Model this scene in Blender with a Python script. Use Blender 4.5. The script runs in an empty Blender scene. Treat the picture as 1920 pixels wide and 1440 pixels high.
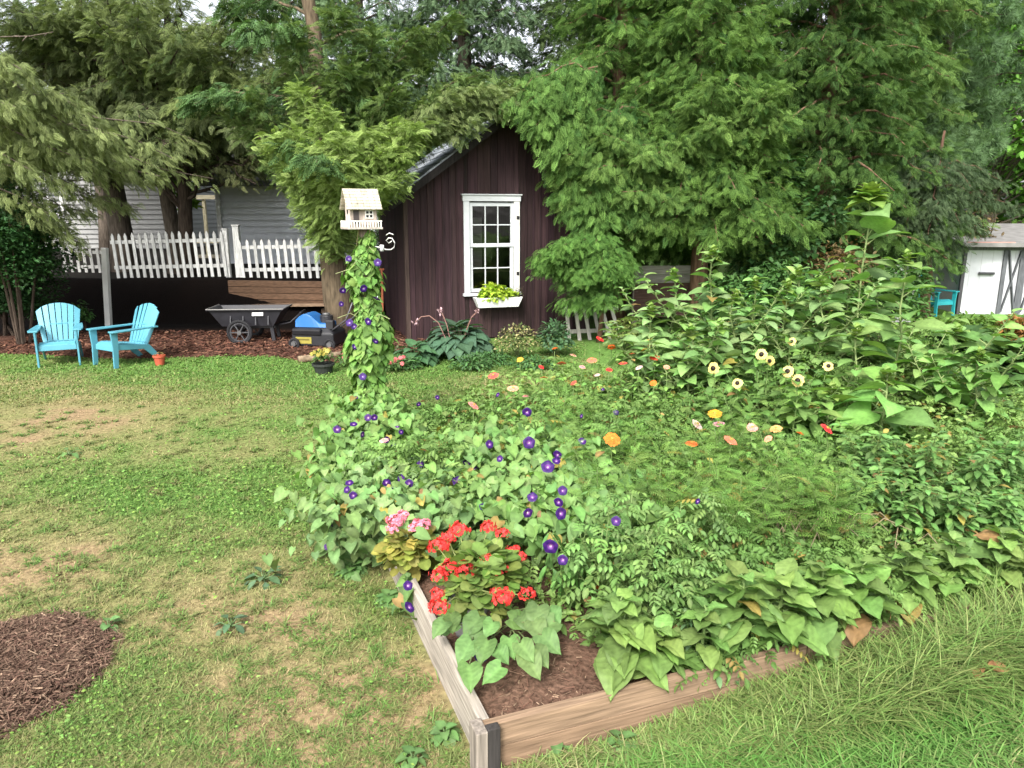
import bpy, math, random
import numpy as np
rng = np.random.default_rng(7); random.seed(7)
R = math.radians; PI = math.pi
sc = bpy.context.scene
COL = sc.collection
EXPOSURE = 1.6; DENOISE = True
# ---------------------------------------------------------------- camera model: photograph pixel (1920 wide) -> point in the garden
F, H, PITCH = 1387.0, 2.2, R(12.8)
CP, SP = math.cos(PITCH), math.sin(PITCH)
def ray(px, py):
    u = (px-960)/F; w = (720-py)/F
    return np.array([u, CP+w*SP, -SP+w*CP])
def G(px, py, z=0.0):
    r = ray(px, py); return np.array([0, 0, H]) + r*((z-H)/r[2])
def D(px, py, Y):
    r = ray(px, py); return np.array([0, 0, H]) + r*(Y/r[1])

# ---------------------------------------------------------------- noise
def _h(ix, iy, s):
    n = (ix.astype(np.int64)*374761393 + iy.astype(np.int64)*668265263 + s*982451653) & 0x7fffffff
    n = ((n ^ (n >> 13))*1274126177) & 0x7fffffff
    n = n ^ (n >> 16)
    return (n & 0xffff)/65535.0
def vn(x, y, s=0):
    x = np.asarray(x, float); y = np.asarray(y, float)
    ix = np.floor(x); iy = np.floor(y); fx = x-ix; fy = y-iy
    fx = fx*fx*(3-2*fx); fy = fy*fy*(3-2*fy)
    a = _h(ix, iy, s); b = _h(ix+1, iy, s); c = _h(ix, iy+1, s); d = _h(ix+1, iy+1, s)
    return (a*(1-fx)+b*fx)*(1-fy)+(c*(1-fx)+d*fx)*fy
def fbm(x, y, s=0, o=4):
    t = 0; a = 0.5; n = 0
    for k in range(o):
        t = t+a*vn(np.asarray(x)*2**k, np.asarray(y)*2**k, s+k*17); n += a; a *= .5
    return t/n
def sstep(a, b, x):
    t = np.clip((np.asarray(x, float)-a)/(b-a), 0, 1); return t*t*(3-2*t)
def norm(v):
    v = np.asarray(v, float); return v/np.maximum(np.linalg.norm(v, axis=-1, keepdims=True), 1e-9)

# ---------------------------------------------------------------- mesh builder
class MB:
    def __init__(self): self.v = []; self.c = []; self.f = []; self.m = []; self.n = 0
    def add(self, V, Fc, col=(1, 1, 1), mat=0):
        V = np.asarray(V, float).reshape(-1, 3)
        col = np.asarray(col, float)
        if col.ndim == 1: col = np.tile(col, (len(V), 1))
        if isinstance(Fc, np.ndarray): groups = [Fc]
        else:
            by = {}
            for q in Fc: by.setdefault(len(q), []).append(q)
            groups = [np.array(g) for g in by.values()]
        for g in groups:
            self.f.append(g+self.n); self.m.append(np.full(len(g), mat))
        self.v.append(V); self.c.append(col); self.n += len(V)
    def inst(self, T, pos, fwd, up, scale, cols, mat=0):
        tV, tF, tC = T
        pos = np.asarray(pos, float); N = len(pos)
        if N == 0: return
        f = norm(fwd); x = norm(np.cross(f, up)); u = np.cross(x, f)
        s = np.asarray(scale, float)
        if s.ndim == 1: s = np.repeat(s[:, None], 3, 1)
        L = tV[None]*s[:, None, :]
        W = L[..., 0:1]*x[:, None]+L[..., 1:2]*f[:, None]+L[..., 2:3]*u[:, None]+pos[:, None]
        cols = np.asarray(cols, float)
        C = cols[:, None, :]*tC[None, :, None] if tC.ndim == 1 else cols[:, None, :]*tC[None]
        n = len(tV)
        off = (np.arange(N)*n)[:, None, None]
        for g in tF:
            self.f.append((g[None]+off).reshape(-1, g.shape[1])+self.n); self.m.append(np.full(N*len(g), mat))
        self.v.append(W.reshape(-1, 3)); self.c.append(C.reshape(-1, 3)); self.n += N*n
    def box(self, c, s, rot=None, col=(1, 1, 1), mat=0, taper=None):
        h = np.array(s)/2
        V = np.array([[x, y, z] for z in (-1, 1) for y in (-1, 1) for x in (-1, 1)], float)*h
        if taper is not None: V[4:, 0] *= taper[0]; V[4:, 1] *= taper[1]
        if rot is not None: V = V@np.asarray(rot).T
        self.add(V+np.array(c), np.array([[0, 2, 3, 1], [4, 5, 7, 6], [0, 1, 5, 4], [1, 3, 7, 5], [3, 2, 6, 7], [2, 0, 4, 6]]), col, mat)
    def bar(self, p0, p1, w, h, up=(0, 0, 1), col=(1, 1, 1), mat=0):
        p0 = np.array(p0, float); p1 = np.array(p1, float); d = p1-p0; L = np.linalg.norm(d); d = d/L
        x = np.cross(d, up); x = x/max(np.linalg.norm(x), 1e-9); u = np.cross(x, d)
        self.box((p0+p1)/2, (w, L, h), np.stack([x, d, u], 1), col, mat)
    def tube(self, pts, r, n=8, col=(1, 1, 1), mat=0, cap=True, rough=0.0):
        pts = np.asarray(pts, float); k = len(pts); r = np.broadcast_to(np.asarray(r, float), (k,))
        d = norm(np.gradient(pts, axis=0)); ref = np.array([0.13, 0.97, 0.2]) if abs(d[0, 2]) > .7 else np.array([0, 0, 1.0])
        x = norm(np.cross(d, ref)); y = np.cross(d, x)
        a = np.arange(n)*2*PI/n
        rr = r[:, None]*np.ones(n)
        if rough: rr = rr*(1+rough*(rng.random((k, n))-.5))
        V = pts[:, None]+rr[..., None]*(np.cos(a)[None, :, None]*x[:, None]+np.sin(a)[None, :, None]*y[:, None])
        i = np.arange(k-1)[:, None]*n; j = np.arange(n)[None]; j2 = (j+1) % n
        Q = np.stack([i+j, i+j2, i+n+j2, i+n+j], -1).reshape(-1, 4)
        fs = [Q]
        col = np.asarray(col, float)
        if col.ndim == 2: col = np.repeat(col, n, 0)
        V = V.reshape(-1, 3)
        self.add(V, Q, col, mat)
        if cap and n > 3:
            b = self.n-len(V)
            self.f.append(np.array([[b+q for q in range(n)][::-1], [b+(k-1)*n+q for q in range(n)]])); self.m.append(np.full(2, mat))
    def build(self, name, mats, parent=None, world=False, smooth=False, bevel=0):
        me = bpy.data.meshes.new(name)
        V = np.concatenate(self.v).astype(np.float32); C = np.concatenate(self.c).astype(np.float32)
        me.vertices.add(len(V)); me.vertices.foreach_set('co', V.ravel())
        li = np.concatenate([g.ravel() for g in self.f]).astype(np.int32)
        lt = np.concatenate([np.full(len(g), g.shape[1]) for g in self.f]).astype(np.int32)
        me.loops.add(len(li)); me.loops.foreach_set('vertex_index', li)
        me.polygons.add(len(lt)); me.polygons.foreach_set('loop_start', (np.cumsum(lt)-lt).astype(np.int32))
        me.polygons.foreach_set('loop_total', lt)
        me.polygons.foreach_set('material_index', np.concatenate(self.m).astype(np.int32))
        me.polygons.foreach_set('use_smooth', np.full(len(lt), bool(smooth)))
        at = me.color_attributes.new('Col', 'FLOAT_COLOR', 'POINT')
        at.data.foreach_set('color', np.concatenate([C, np.ones((len(C), 1), np.float32)], 1).ravel())
        me.update(calc_edges=True)
        o = bpy.data.objects.new(name, me); COL.objects.link(o)
        for m in (mats if isinstance(mats, (list, tuple)) else [mats]): me.materials.append(m)
        if parent is not None:
            o.parent = parent
            if world: o.location = -parent.location
        if bevel:
            b = o.modifiers.new('soft_edges', 'BEVEL'); b.width = bevel; b.segments = 2; b.limit_method = 'ANGLE'
        return o
def tag(o, label, cat, group=None):
    o['label'] = label; o['category'] = cat
    if group: o['group'] = group
    return o
def thing(name, label, cat, loc=(0, 0, 0), rz=0.0, group=None):
    o = bpy.data.objects.new(name, None); COL.objects.link(o); o.empty_display_size = .1
    o.location = tuple(float(q) for q in loc); o.rotation_euler = (0, 0, rz)
    return tag(o, label, cat, group)
def kind(o, k): o['kind'] = k; return o
def copy_tree(o, parent=None):
    c = o.copy(); COL.objects.link(c); c.parent = parent
    for ch in [q for q in sc.objects if q.parent == o]: copy_tree(ch, c)
    return c
def rz3(a): return np.array([[math.cos(a), -math.sin(a), 0], [math.sin(a), math.cos(a), 0], [0, 0, 1]])
def rx3(a): return np.array([[1, 0, 0], [0, math.cos(a), -math.sin(a)], [0, math.sin(a), math.cos(a)]])
def ry3(a): return np.array([[math.cos(a), 0, math.sin(a)], [0, 1, 0], [-math.sin(a), 0, math.cos(a)]])
def jit(base, n, v=.2, hue=.08):
    b = np.array(base)[None]; k = 1+v*(rng.random((n, 1))*2-1)
    h = 1+hue*(rng.random((n, 3))*2-1)
    return b*k*h
def aged(c, p=.04):
    k = rng.random(len(c)) < p; c = np.array(c); m = int(k.sum())
    if m: c[k] = mixc((.30, .27, .06), (.22, .13, .06), rng.random(m))*(.7+.5*rng.random((m, 1)))
    return c
def mixc(a, b, t): return np.array(a)[None]*(1-t[:, None])+np.array(b)[None]*t[:, None]

# ---------------------------------------------------------------- materials
def _nt(name):
    m = bpy.data.materials.new(name); m.use_nodes = True; nt = m.node_tree
    return m, nt, nt.nodes['Principled BSDF'], nt.nodes['Material Output']
def mat_vc(name, rough=.6, spec=.3, amt=.25, scale=30, transl=0.0, bump=0.0, stretch=(1, 1, 1), metal=0.0, coat=0.0):
    """vertex colour x procedural mottling; optional light through the leaf"""
    m, nt, b, out = _nt(name); N = nt.nodes; L = nt.links
    a = N.new('ShaderNodeAttribute'); a.attribute_name = 'Col'
    tc = N.new('ShaderNodeTexCoord'); mp = N.new('ShaderNodeMapping'); mp.inputs['Scale'].default_value = stretch
    L.new(tc.outputs['Object'], mp.inputs['Vector'])
    nz = N.new('ShaderNodeTexNoise'); nz.inputs['Scale'].default_value = scale; nz.inputs['Detail'].default_value = 4
    L.new(mp.outputs['Vector'], nz.inputs['Vector'])
    mr = N.new('ShaderNodeMapRange'); mr.inputs['From Min'].default_value = .25; mr.inputs['From Max'].default_value = .75
    mr.inputs['To Min'].default_value = 1-amt; mr.inputs['To Max'].default_value = 1+amt
    L.new(nz.outputs['Fac'], mr.inputs['Value'])
    mx = N.new('ShaderNodeVectorMath'); mx.operation = 'SCALE'
    L.new(a.outputs['Color'], mx.inputs[0]); L.new(mr.outputs['Result'], mx.inputs['Scale'])
    L.new(mx.outputs['Vector'], b.inputs['Base Color'])
    b.inputs['Roughness'].default_value = rough; b.inputs['Specular IOR Level'].default_value = spec; b.inputs['Metallic'].default_value = metal
    b.inputs['Coat Weight'].default_value = coat
    if bump:
        bp = N.new('ShaderNodeBump'); bp.inputs['Strength'].default_value = bump; bp.inputs['Distance'].default_value = .01
        L.new(nz.outputs['Fac'], bp.inputs['Height']); L.new(bp.outputs['Normal'], b.inputs['Normal'])
    if transl:
        t = N.new('ShaderNodeBsdfTranslucent'); mix = N.new('ShaderNodeMixShader'); mix.inputs[0].default_value = transl
        hs = N.new('ShaderNodeVectorMath'); hs.operation = 'MULTIPLY'; hs.inputs[1].default_value = (1.25, 1.35, .6)
        L.new(mx.outputs['Vector'], hs.inputs[0]); L.new(hs.outputs['Vector'], t.inputs['Color'])
        L.new(b.outputs['BSDF'], mix.inputs[1]); L.new(t.outputs['BSDF'], mix.inputs[2]); L.new(mix.outputs[0], out.inputs['Surface'])
    return m
def mat_glass(name):
    m, nt, b, out = _nt(name); N = nt.nodes; L = nt.links
    t = N.new('ShaderNodeBsdfTransparent'); t.inputs['Color'].default_value = (.75, .8, .78, 1)
    g = N.new('ShaderNodeBsdfGlossy'); g.inputs['Roughness'].default_value = .04
    f = N.new('ShaderNodeFresnel'); f.inputs['IOR'].default_value = 2.0
    nz = N.new('ShaderNodeTexNoise'); nz.inputs['Scale'].default_value = 2.2
    bp = N.new('ShaderNodeBump'); bp.inputs['Strength'].default_value = .08; bp.inputs['Distance'].default_value = .05
    L.new(nz.outputs['Fac'], bp.inputs['Height']); L.new(bp.outputs['Normal'], g.inputs['Normal'])
    mx = N.new('ShaderNodeMixShader'); L.new(f.outputs[0], mx.inputs[0]); L.new(t.outputs[0], mx.inputs[1]); L.new(g.outputs[0], mx.inputs[2])
    L.new(mx.outputs[0], out.inputs['Surface']); N.remove(b)
    return m
M = dict(
    leaf=mat_vc('leaf', .55, .22, .22, 40, .27), soft=mat_vc('soft_leaf', .65, .15, .2, 40, .25), needle=mat_vc('needle', .7, .12, .25, 6, .2),
    bark=mat_vc('bark', .9, .15, .55, 9, 0, 1.0, (3, 3, .5)), stem=mat_vc('stem', .6, .3, .2, 30), petal=mat_vc('petal', .5, .25, .12, 60, .2),
    grass=mat_vc('grass', .55, .25, .12, 20, .18), ground=mat_vc('ground', .95, .1, .5, 28, 0, .6), soil=mat_vc('soil', .95, .1, .6, 40, 0, 1.0),
    chip=mat_vc('wood_chip', .9, .15, .3, 60), shedwood=mat_vc('stained_board', .75, .25, .5, 5, 0, .35, (9, 9, .5)),
    paint=mat_vc('white_paint', .5, .35, .07, 7, 0, .1), oldpaint=mat_vc('weathered_paint', .75, .2, .3, 9, 0, .3, (4, 4, .7)),
    oldwood=mat_vc('weathered_timber', .85, .15, .45, 7, 0, .5, (.5, 9, 9)), oldwoodv=mat_vc('weathered_post', .85, .15, .45, 7, 0, .5, (9, 9, .5)),
    plastic=mat_vc('moulded_plastic', .42, .4, .06, 5), black=mat_vc('black_plastic', .5, .4, .25, 6), rubber=mat_vc('rubber', .8, .2, .2, 20),
    metal=mat_vc('painted_metal', .4, .5, .15, 8, 0, 0, (1, 1, 1), .3), roof=mat_vc('roof_felt', .8, .25, .3, 5, 0, .4), siding=mat_vc('vinyl_siding', .6, .3, .06, 3),
    clay=mat_vc('clay', .8, .2, .15, 12), glass=mat_glass('window_glass'))

# ---------------------------------------------------------------- leaf and spray templates: unit length along +Y, face up +Z
def leaf_t(widths, ts, fold=.25, droop=.25, lobe=0.0, nx=3, wave=0.0):
    V = []; C = []
    xs = np.linspace(-1, 1, nx)
    for i, (t, w) in enumerate(zip(ts, widths)):
        for x in xs:
            y = t-(lobe*abs(x) if i == 0 else (lobe*.5*abs(x) if i == 1 else 0))
            z = fold*abs(x)*w-droop*t*t + (wave*math.sin(i*.95+x*2.2)*abs(x) if wave else 0)
            V.append((x*w, y, z)); C.append(1.22 if abs(x) < .01 else (.94 if abs(x) > .9 else 1.0))
    Fq = [[i*nx+j, i*nx+j+1, (i+1)*nx+j+1, (i+1)*nx+j] for i in range(len(ts)-1) for j in range(nx-1)]
    return np.array(V), [np.array(Fq)], np.array(C)
HEART = leaf_t([.30, .46, .47, .36, .19, .01], [0, .12, .32, .58, .82, 1], .22, .3, .2)
HEART2 = leaf_t([.26, .42, .46, .43, .33, .2, .09, .005], [0, .1, .26, .44, .62, .78, .9, 1], .2, .35, .16, 5, .035)
def veined(ws, ts, rows=13, nx=7, fold=.2, droop=.4, lobe=.16, k=6.5, amp=.026):
    t2 = np.linspace(0, 1, rows); w2 = np.interp(t2, ts, ws); V, Fq, C = leaf_t(list(w2), list(t2), fold, droop, lobe, nx, .045)
    xs = np.tile(np.linspace(-1, 1, nx), rows); tt = np.repeat(t2, nx); ph = np.sin(2*PI*(tt*k-abs(xs)*1.3))
    V[:, 2] += amp*ph*np.minimum(1, abs(xs)*2)*np.sin(PI*np.clip(tt, .05, .95)); V[:, 2] -= .03*(abs(xs) < .01)
    C = C*(1+.10*ph*(abs(xs) > .01)); return V, Fq, C
VEIN = veined([.26, .42, .46, .43, .33, .2, .09, .005], [0, .1, .26, .44, .62, .78, .9, 1])
OVATE = leaf_t([.03, .24, .27, .18, .01], [0, .28, .5, .78, 1], .25, .3)
LANCE = leaf_t([.02, .12, .12, .01], [0, .3, .6, 1], .3, .35)
SUNL = leaf_t([.2, .34, .36, .29, .16, .01], [0, .12, .32, .58, .82, 1], .3, .35, .12, 3, .03)
ROUND = leaf_t([.25, .48, .5, .38, .12], [0, .2, .5, .8, 1], .15, .12, .15)
SIMPLE = leaf_t([.04, .33, .01], [0, .45, 1], .3, .2)
LOBED = leaf_t([.35, .5, .42, .5, .3, .32, .02], [0, .14, .34, .5, .68, .8, 1], .16, .2, .25, 5, .05)
def spray_t(n=8, ang=52, tl=.36, w=.05, droop=.3, sub=False):
    V = []; Fq = []; C = []
    def blade(p, d, L, w, zd, c):
        b = len(V); s = np.array([-d[1], d[0], 0]); e = p+d*L; e = e+np.array([0, 0, -zd*L]); mid = p+d*L*.45+np.array([0, 0, .03*L])
        for q in (p, mid+s*w*.62, e, mid-s*w*.62): V.append(q); C.append(c)
        Fq.append([b, b+1, b+2, b+3])
    for i in range(n):
        y = (i+.4)/n
        for sg in (-1, 1):
            a = R(ang-14*y); d = np.array([sg*math.sin(a), math.cos(a), 0])
            L = tl*(1.05-.72*y)*(1 if i else .7)
            blade(np.array([0, y*.92, -droop*y*y]), d, L, w, .35, .85+.3*y)
            if sub: blade(np.array([0, y*.92, -droop*y*y])+d*L*.5, np.array([sg*math.sin(a*.35), math.cos(a*.35), 0]), L*.45, w*.8, .3, .9+.3*y)
    blade(np.array([0, 0.0, 0]), np.array([0, 1.0, 0]), 1.0, w*.7, droop, 1.1)
    return np.array(V), [np.array(Fq)], np.array(C)
HEM = spray_t(7, 55, .4, .085, .35)
HEMF = spray_t(9, 55, .42, .05, .4, True)
CED = spray_t(6, 46, .55, .05, .32, True)
def tuft_t(n=16, w=.035):
    V = []; Ft = []; C = []
    r = np.random.default_rng(3)
    for i in range(n):
        a = 2*PI*i/n*2.4; e = .25+1.1*r.random(); d = np.array([math.cos(a)*math.sin(e), math.cos(e), math.sin(a)*math.sin(e)])
        s = norm(np.cross(d, [.3, .2, .9]))*w; b = len(V)
        V += [-s, s, d*(.7+.5*r.random())]; C += [.8, .8, 1.15]; Ft.append([b, b+1, b+2])
    return np.array(V), [np.array(Ft)], np.array(C)
TUFT = tuft_t(20)
def compound_t(pairs=4, L=.33, w=.5, base=OVATE):
    mb = MB(); n = 2*pairs+1
    pos = []; fw = []; sc_ = []
    for i in range(pairs):
        y = .22+.7*i/pairs
        for sg in (-1, 1): pos.append((0, y, -.25*y*y)); fw.append((sg*.9, .45, -.25)); sc_.append(L*(1-.1*i))
    pos.append((0, .9, -.2)); fw.append((0, 1, -.4)); sc_.append(L*1.1)
    mb.inst(base, np.array(pos), np.array(fw), np.tile([0, 0, 1.0], (n, 1)), np.array(sc_), np.ones((n, 3)))
    mb.bar((0, 0, 0), (0, .9, -.2), .012, .012)
    V = np.concatenate(mb.v); C = np.concatenate(mb.c)[:, 0]
    by = {}
    for g in mb.f: by.setdefault(g.shape[1], []).append(g)
    return V, [np.concatenate(g) for g in by.values()], C
TOM = compound_t(3, .36)
FEATHER = spray_t(6, 45, .45, .034, .25, True)
UPZ = lambda n: np.tile([0, 0, 1.0], (n, 1))
def rdir(n, zlo=-1, zhi=1):
    a = rng.random(n)*2*PI; z = zlo+(zhi-zlo)*rng.random(n); r = np.sqrt(np.maximum(0, 1-z*z))
    return np.stack([r*np.cos(a), r*np.sin(a), z], 1)
# ---------------------------------------------------------------- camera, sky, sun
cam = bpy.data.objects.new('camera', bpy.data.cameras.new('camera')); COL.objects.link(cam); sc.camera = cam
cam.location = (0, 0, H); cam.rotation_euler = (PI/2-PITCH, 0, 0)
cam.data.sensor_width = 36; cam.data.lens = 36*F/1920; cam.data.clip_end = 500; cam.data.clip_start = .05
w = bpy.data.worlds.new('World'); sc.world = w; w.use_nodes = True
nt = w.node_tree; bg = nt.nodes['Background']
sky = nt.nodes.new('ShaderNodeTexSky'); sky.sky_type = 'NISHITA'; sky.sun_disc = False
SUN_EL, SUN_AZ = R(44), R(196)
sky.sun_elevation = SUN_EL; sky.sun_rotation = SUN_AZ; sky.dust_density = 4; sky.air_density = 1.0
hs = nt.nodes.new('ShaderNodeHueSaturation'); hs.inputs['Saturation'].default_value = .25
nt.links.new(sky.outputs[0], hs.inputs['Color']); nt.links.new(hs.outputs[0], bg.inputs['Color']); bg.inputs['Strength'].default_value = .13
sl = bpy.data.lights.new('sun', 'SUN'); sl.energy = 1.5; sl.angle = R(14); sl.color = (1, .95, .87)
so = bpy.data.objects.new('sun', sl); COL.objects.link(so)
sd = np.array([math.sin(SUN_AZ)*math.cos(SUN_EL), math.cos(SUN_AZ)*math.cos(SUN_EL), math.sin(SUN_EL)])   # towards the sun
so.rotation_euler = (PI/2-SUN_EL, 0, math.atan2(sd[1], sd[0])+PI/2); so.location = (0, -5, 20)
sc.view_settings.view_transform = 'Standard'; sc.view_settings.look = 'None'; sc.view_settings.exposure = EXPOSURE
cy = sc.cycles; cy.max_bounces = 6; cy.sample_clamp_indirect = 4; cy.use_adaptive_sampling = False; cy.diffuse_bounces = 4; cy.glossy_bounces = 2; cy.transmission_bounces = 3; cy.transparent_max_bounces = 8
cy.use_denoising = DENOISE; cy.caustics_reflective = False; cy.caustics_refractive = False
try: cy.denoising_prefilter = 'NONE'
except Exception: pass

# ---------------------------------------------------------------- terrain
def zg(x, y):
    x = np.asarray(x, float); y = np.asarray(y, float)
    left = 1-sstep(-3.4, -1.5, x)
    bank = sstep(14.95, 16.1, y+.25*(vn(x*.8, y*.0, 5)-.5))*.86
    back = sstep(17.5, 30, y)*.7
    return left*bank+(1-left)*back*.8+.03*(fbm(x*.5, y*.5, 3, 3)-.5)*sstep(2, 5, y)+left*back*.3
BC = G(905, 1362, .22); BA = math.atan2(.354, .935)          # raised bed: front corner and yaw
BU, BV = 6.0, 4.75
bu, bv = np.array([math.cos(BA), math.sin(BA), 0]), np.array([-math.sin(BA), math.cos(BA), 0])
def bed(u, v, z=0.0): return np.array([BC[0], BC[1], 0])+bu*u+bv*v+np.array([0, 0, z])
def uv(x, y):
    dx = np.asarray(x)-BC[0]; dy = np.asarray(y)-BC[1]
    return dx*bu[0]+dy*bu[1], dx*bv[0]+dy*bv[1]
def mulch_front(x, y):                                      # >0 inside
    c = G(-70, 1285); a = (x-c[0])/.60; b = (y-c[1])/.60
    return 1-np.sqrt(a*a+b*b)+.42*(fbm(x*3.2, y*3.2, 9, 4)-.5)
def mulch_back(x, y):
    edge = 11.55+.10*np.sin(x*1.3)+.35*(fbm(x*1.2, y*.3, 21, 3)-.5)-.55*sstep(-4.2, -2.6, x)+.15*sstep(-6, -8, x)+1.1*sstep(-2.3, -1.4, x)
    return np.minimum(np.minimum((y-edge), 16.3-y), -1.3-x+.0*y)
# green and dry patches of the lawn: photo pixel, radius (m), strength
LP = [(400, 900, 1.1, .7), (150, 870, .8, .35), (560, 960, .7, .75), (280, 950, .7, .45), (600, 740, 1.6, .55), (420, 700, 2.0, .4), (250, 720, 1.2, .05),
      (260, 1310, .36, 1.0), (330, 1400, .3, .9), (90, 1420, .3, .6), (500, 1090, .18, .6), (120, 790, 1.2, -.75), (30, 810, .7, -.6), (420, 1300, .5, -.75), (600, 1380, .5, -.8),
      (540, 1170, .4, -.35), (330, 1150, .6, -.45), (700, 1250, .3, -.45), (120, 1040, .35, -.7), (590, 1060, .3, -.6), (100, 1100, .4, -.5), (650, 1060, .3, .9), (740, 1150, .22, .6),
      (830, 1375, .10, .9), (820, 1260, .2, -.3), (450, 1420, .4, -.7), (800, 1420, .25, -.85), (820, 720, 2.0, .4), (300, 1180, .3, -.3), (690, 1120, .25, .7), (620, 880, .5, .5)]
LPW = [(G(a, b)[0], G(a, b)[1], r_, s_) for a, b, r_, s_ in LP]
def greenness(x, y):
    x = np.asarray(x, float); y = np.asarray(y, float)
    g = .47+.55*(fbm(x*.9, y*.9, 31, 4)-.5)+.75*(fbm(x*3.5, y*3.5, 33, 4)-.5)
    for a, b, r_, s_ in LPW: g = g+s_*(.55 if s_ > 0 else .38)*np.exp(-((x-a)**2+(y-b)**2)/(r_*r_))
    g = g+.5*sstep(9.6, 11.0, y)-.13*sstep(7, 4, y)
    u, v = uv(x, y)
    g = g+.62*sstep(.0, .5, u)*sstep(.05, -.3, v)              # in front of the bed the grass is lush
    return np.clip(g, 0, 1.1)
def lawn_col(g, n=None):
    dry = np.array([.33, .26, .135]); olive = np.array([.225, .245, .09]); green = np.array([.13, .245, .055])
    t1 = np.clip(g/.5, 0, 1)[..., None]; t2 = np.clip((g-.5)/.5, 0, 1)[..., None]
    return (dry*(1-t1)+olive*t1)*(1-t2)+green*t2
def sheet(xs, ys, zf, keep=None):
    X, Y = np.meshgrid(xs, ys); n = len(xs); Z = zf(X, Y)
    V = np.stack([X, Y, Z], -1).reshape(-1, 3)
    i, j = np.meshgrid(np.arange(len(ys)-1), np.arange(n-1), indexing='ij'); b = (i*n+j)
    if keep is not None: b = b[keep((X[:-1, :-1]+X[1:, 1:])/2, (Y[:-1, :-1]+Y[1:, 1:])/2)]
    b = b.ravel(); Q = np.stack([b, b+1, b+n+1, b+n], -1)
    us, inv = np.unique(Q, return_inverse=True)
    return V[us], inv.reshape(-1, 4)
mb = MB()
xs = np.concatenate([np.linspace(-220, -14, 18)[:-1], np.arange(-14, 15, .1), np.linspace(15, 220, 18)])
ys = np.concatenate([np.linspace(-60, 0, 8)[:-1], np.arange(0, 20, .1), np.linspace(20, 320, 40)])
V, Q = sheet(xs, ys, zg)
g = greenness(V[:, 0], V[:, 1]); c = lawn_col(g)*.75
dirt = .55*sstep(.2, .0, g)[:, None]*(.55+.45*vn(V[:, 0]*3, V[:, 1]*3, 4)[:, None]); c = c*(1-dirt)+np.array([.25, .155, .10])*dirt
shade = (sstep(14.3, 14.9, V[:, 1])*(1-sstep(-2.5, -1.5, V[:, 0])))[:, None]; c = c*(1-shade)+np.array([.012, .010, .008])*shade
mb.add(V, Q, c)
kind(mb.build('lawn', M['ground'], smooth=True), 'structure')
# mulch sheets
for nm, fn, x0, x1, y0, y1, st, cc in (('mulch_ring', mulch_front, -4.2, -1.7, 2.2, 4.4, .03, (.075, .040, .028)), ('mulch_ground', mulch_back, -12, -1.2, 10.8, 16.3, .07, (.07, .035, .025))):
    mb = MB()
    V, Q = sheet(np.arange(x0, x1, st), np.arange(y0, y1, st), lambda X, Y: zg(X, Y)-.008+.05*sstep(0, .25, fn(X, Y))+.02*(vn(X*14, Y*14, 2)-.3)*sstep(0, .15, fn(X, Y)), lambda X, Y: fn(X, Y) > 0)
    n_ = fbm(V[:, 0]*2.2, V[:, 1]*2.2, 8, 4)
    mb.add(V, Q, np.array(cc)*((.55+.9*n_)*(1-.965*sstep(13.2, 14.6, V[:, 1])))[:, None])  # towards the bank, dark litter and the shade under the fence are coloured in
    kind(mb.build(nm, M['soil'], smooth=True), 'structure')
def chips(n, fn, box, col_a, col_b, L0, L1, W, lift):
    x = box[0]+(box[1]-box[0])*rng.random(n*3); y = box[2]+(box[3]-box[2])*rng.random(n*3); k = fn(x, y) > -.10*rng.random(n*3)**3
    x = x[k][:n]; y = y[k][:n]; n = len(x)
    T = (np.array([[-.5, -.5, 0], [.5, -.5, 0], [.5, .5, .1], [-.5, .5, .1]]), [np.array([[0, 1, 2, 3]])], np.ones(4))
    fw = rdir(n, -.35, .35); up = norm(np.stack([rng.random(n)-.5, rng.random(n)-.5, np.full(n, .6)], 1))
    L = L0+(L1-L0)*rng.random(n)**2
    z = zg(x, y)+.04*sstep(0, .25, fn(x, y))+lift*rng.random(n)
    t = rng.random(n); t = np.where(t > .92, .9, t*.5)
    c = mixc(col_a, col_b, t)*(.6+.8*rng.random((n, 1)))
    m_ = MB(); m_.inst(T, np.stack([x, y, z], 1), fw, up, np.stack([W*(.5+rng.random(n)), L, L], 1), c); return m_
kind(chips(34000, mulch_front, (-3.6, -1.8, 2.3, 4.2), (.085, .046, .034), (.27, .19, .13), .015, .07, .0042, .035).build('bark_chips', M['chip']), 'stuff')
kind(chips(9000, lambda x, y: np.minimum(mulch_back(x, y), 14.2-y), (-9, -1.3, 11, 14.6), (.085, .034, .024), (.22, .12, .075), .03, .13, .02, .03).build('leaf_litter', M['chip']), 'stuff')

# ---------------------------------------------------------------- grass
def blade_t(seg, w, bend):
    V = []; C = []
    for i in range(seg):
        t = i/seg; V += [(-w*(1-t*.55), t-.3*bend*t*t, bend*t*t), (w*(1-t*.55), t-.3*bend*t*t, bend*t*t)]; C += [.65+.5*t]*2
    V.append((0, 1-.3*bend, bend)); C.append(1.15)
    Q = [np.array([[2*i, 2*i+1, 2*i+3, 2*i+2] for i in range(seg-1)])] if seg > 1 else []
    return np.array(V), Q+[np.array([[2*seg-2, 2*seg-1, 2*seg]])], np.array(C)
def scatter(n, px0, px1, py0, py1):
    """random ground points, even over the part of the picture given (denser near the camera)"""
    px = px0+(px1-px0)*rng.random(n); py = py0+(py1-py0)*rng.random(n)
    w_ = (720-py)/F; rz = -SP+w_*CP; t = -H/rz
    return (px-960)/F*t, (CP+w_*SP)*t, t
def in_bed(x, y, m=0.0):
    u, v = uv(x, y); return (u > -.03-m) & (v > -.03-m) & (u < BU+.05) & (v < BV+.05)
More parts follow.
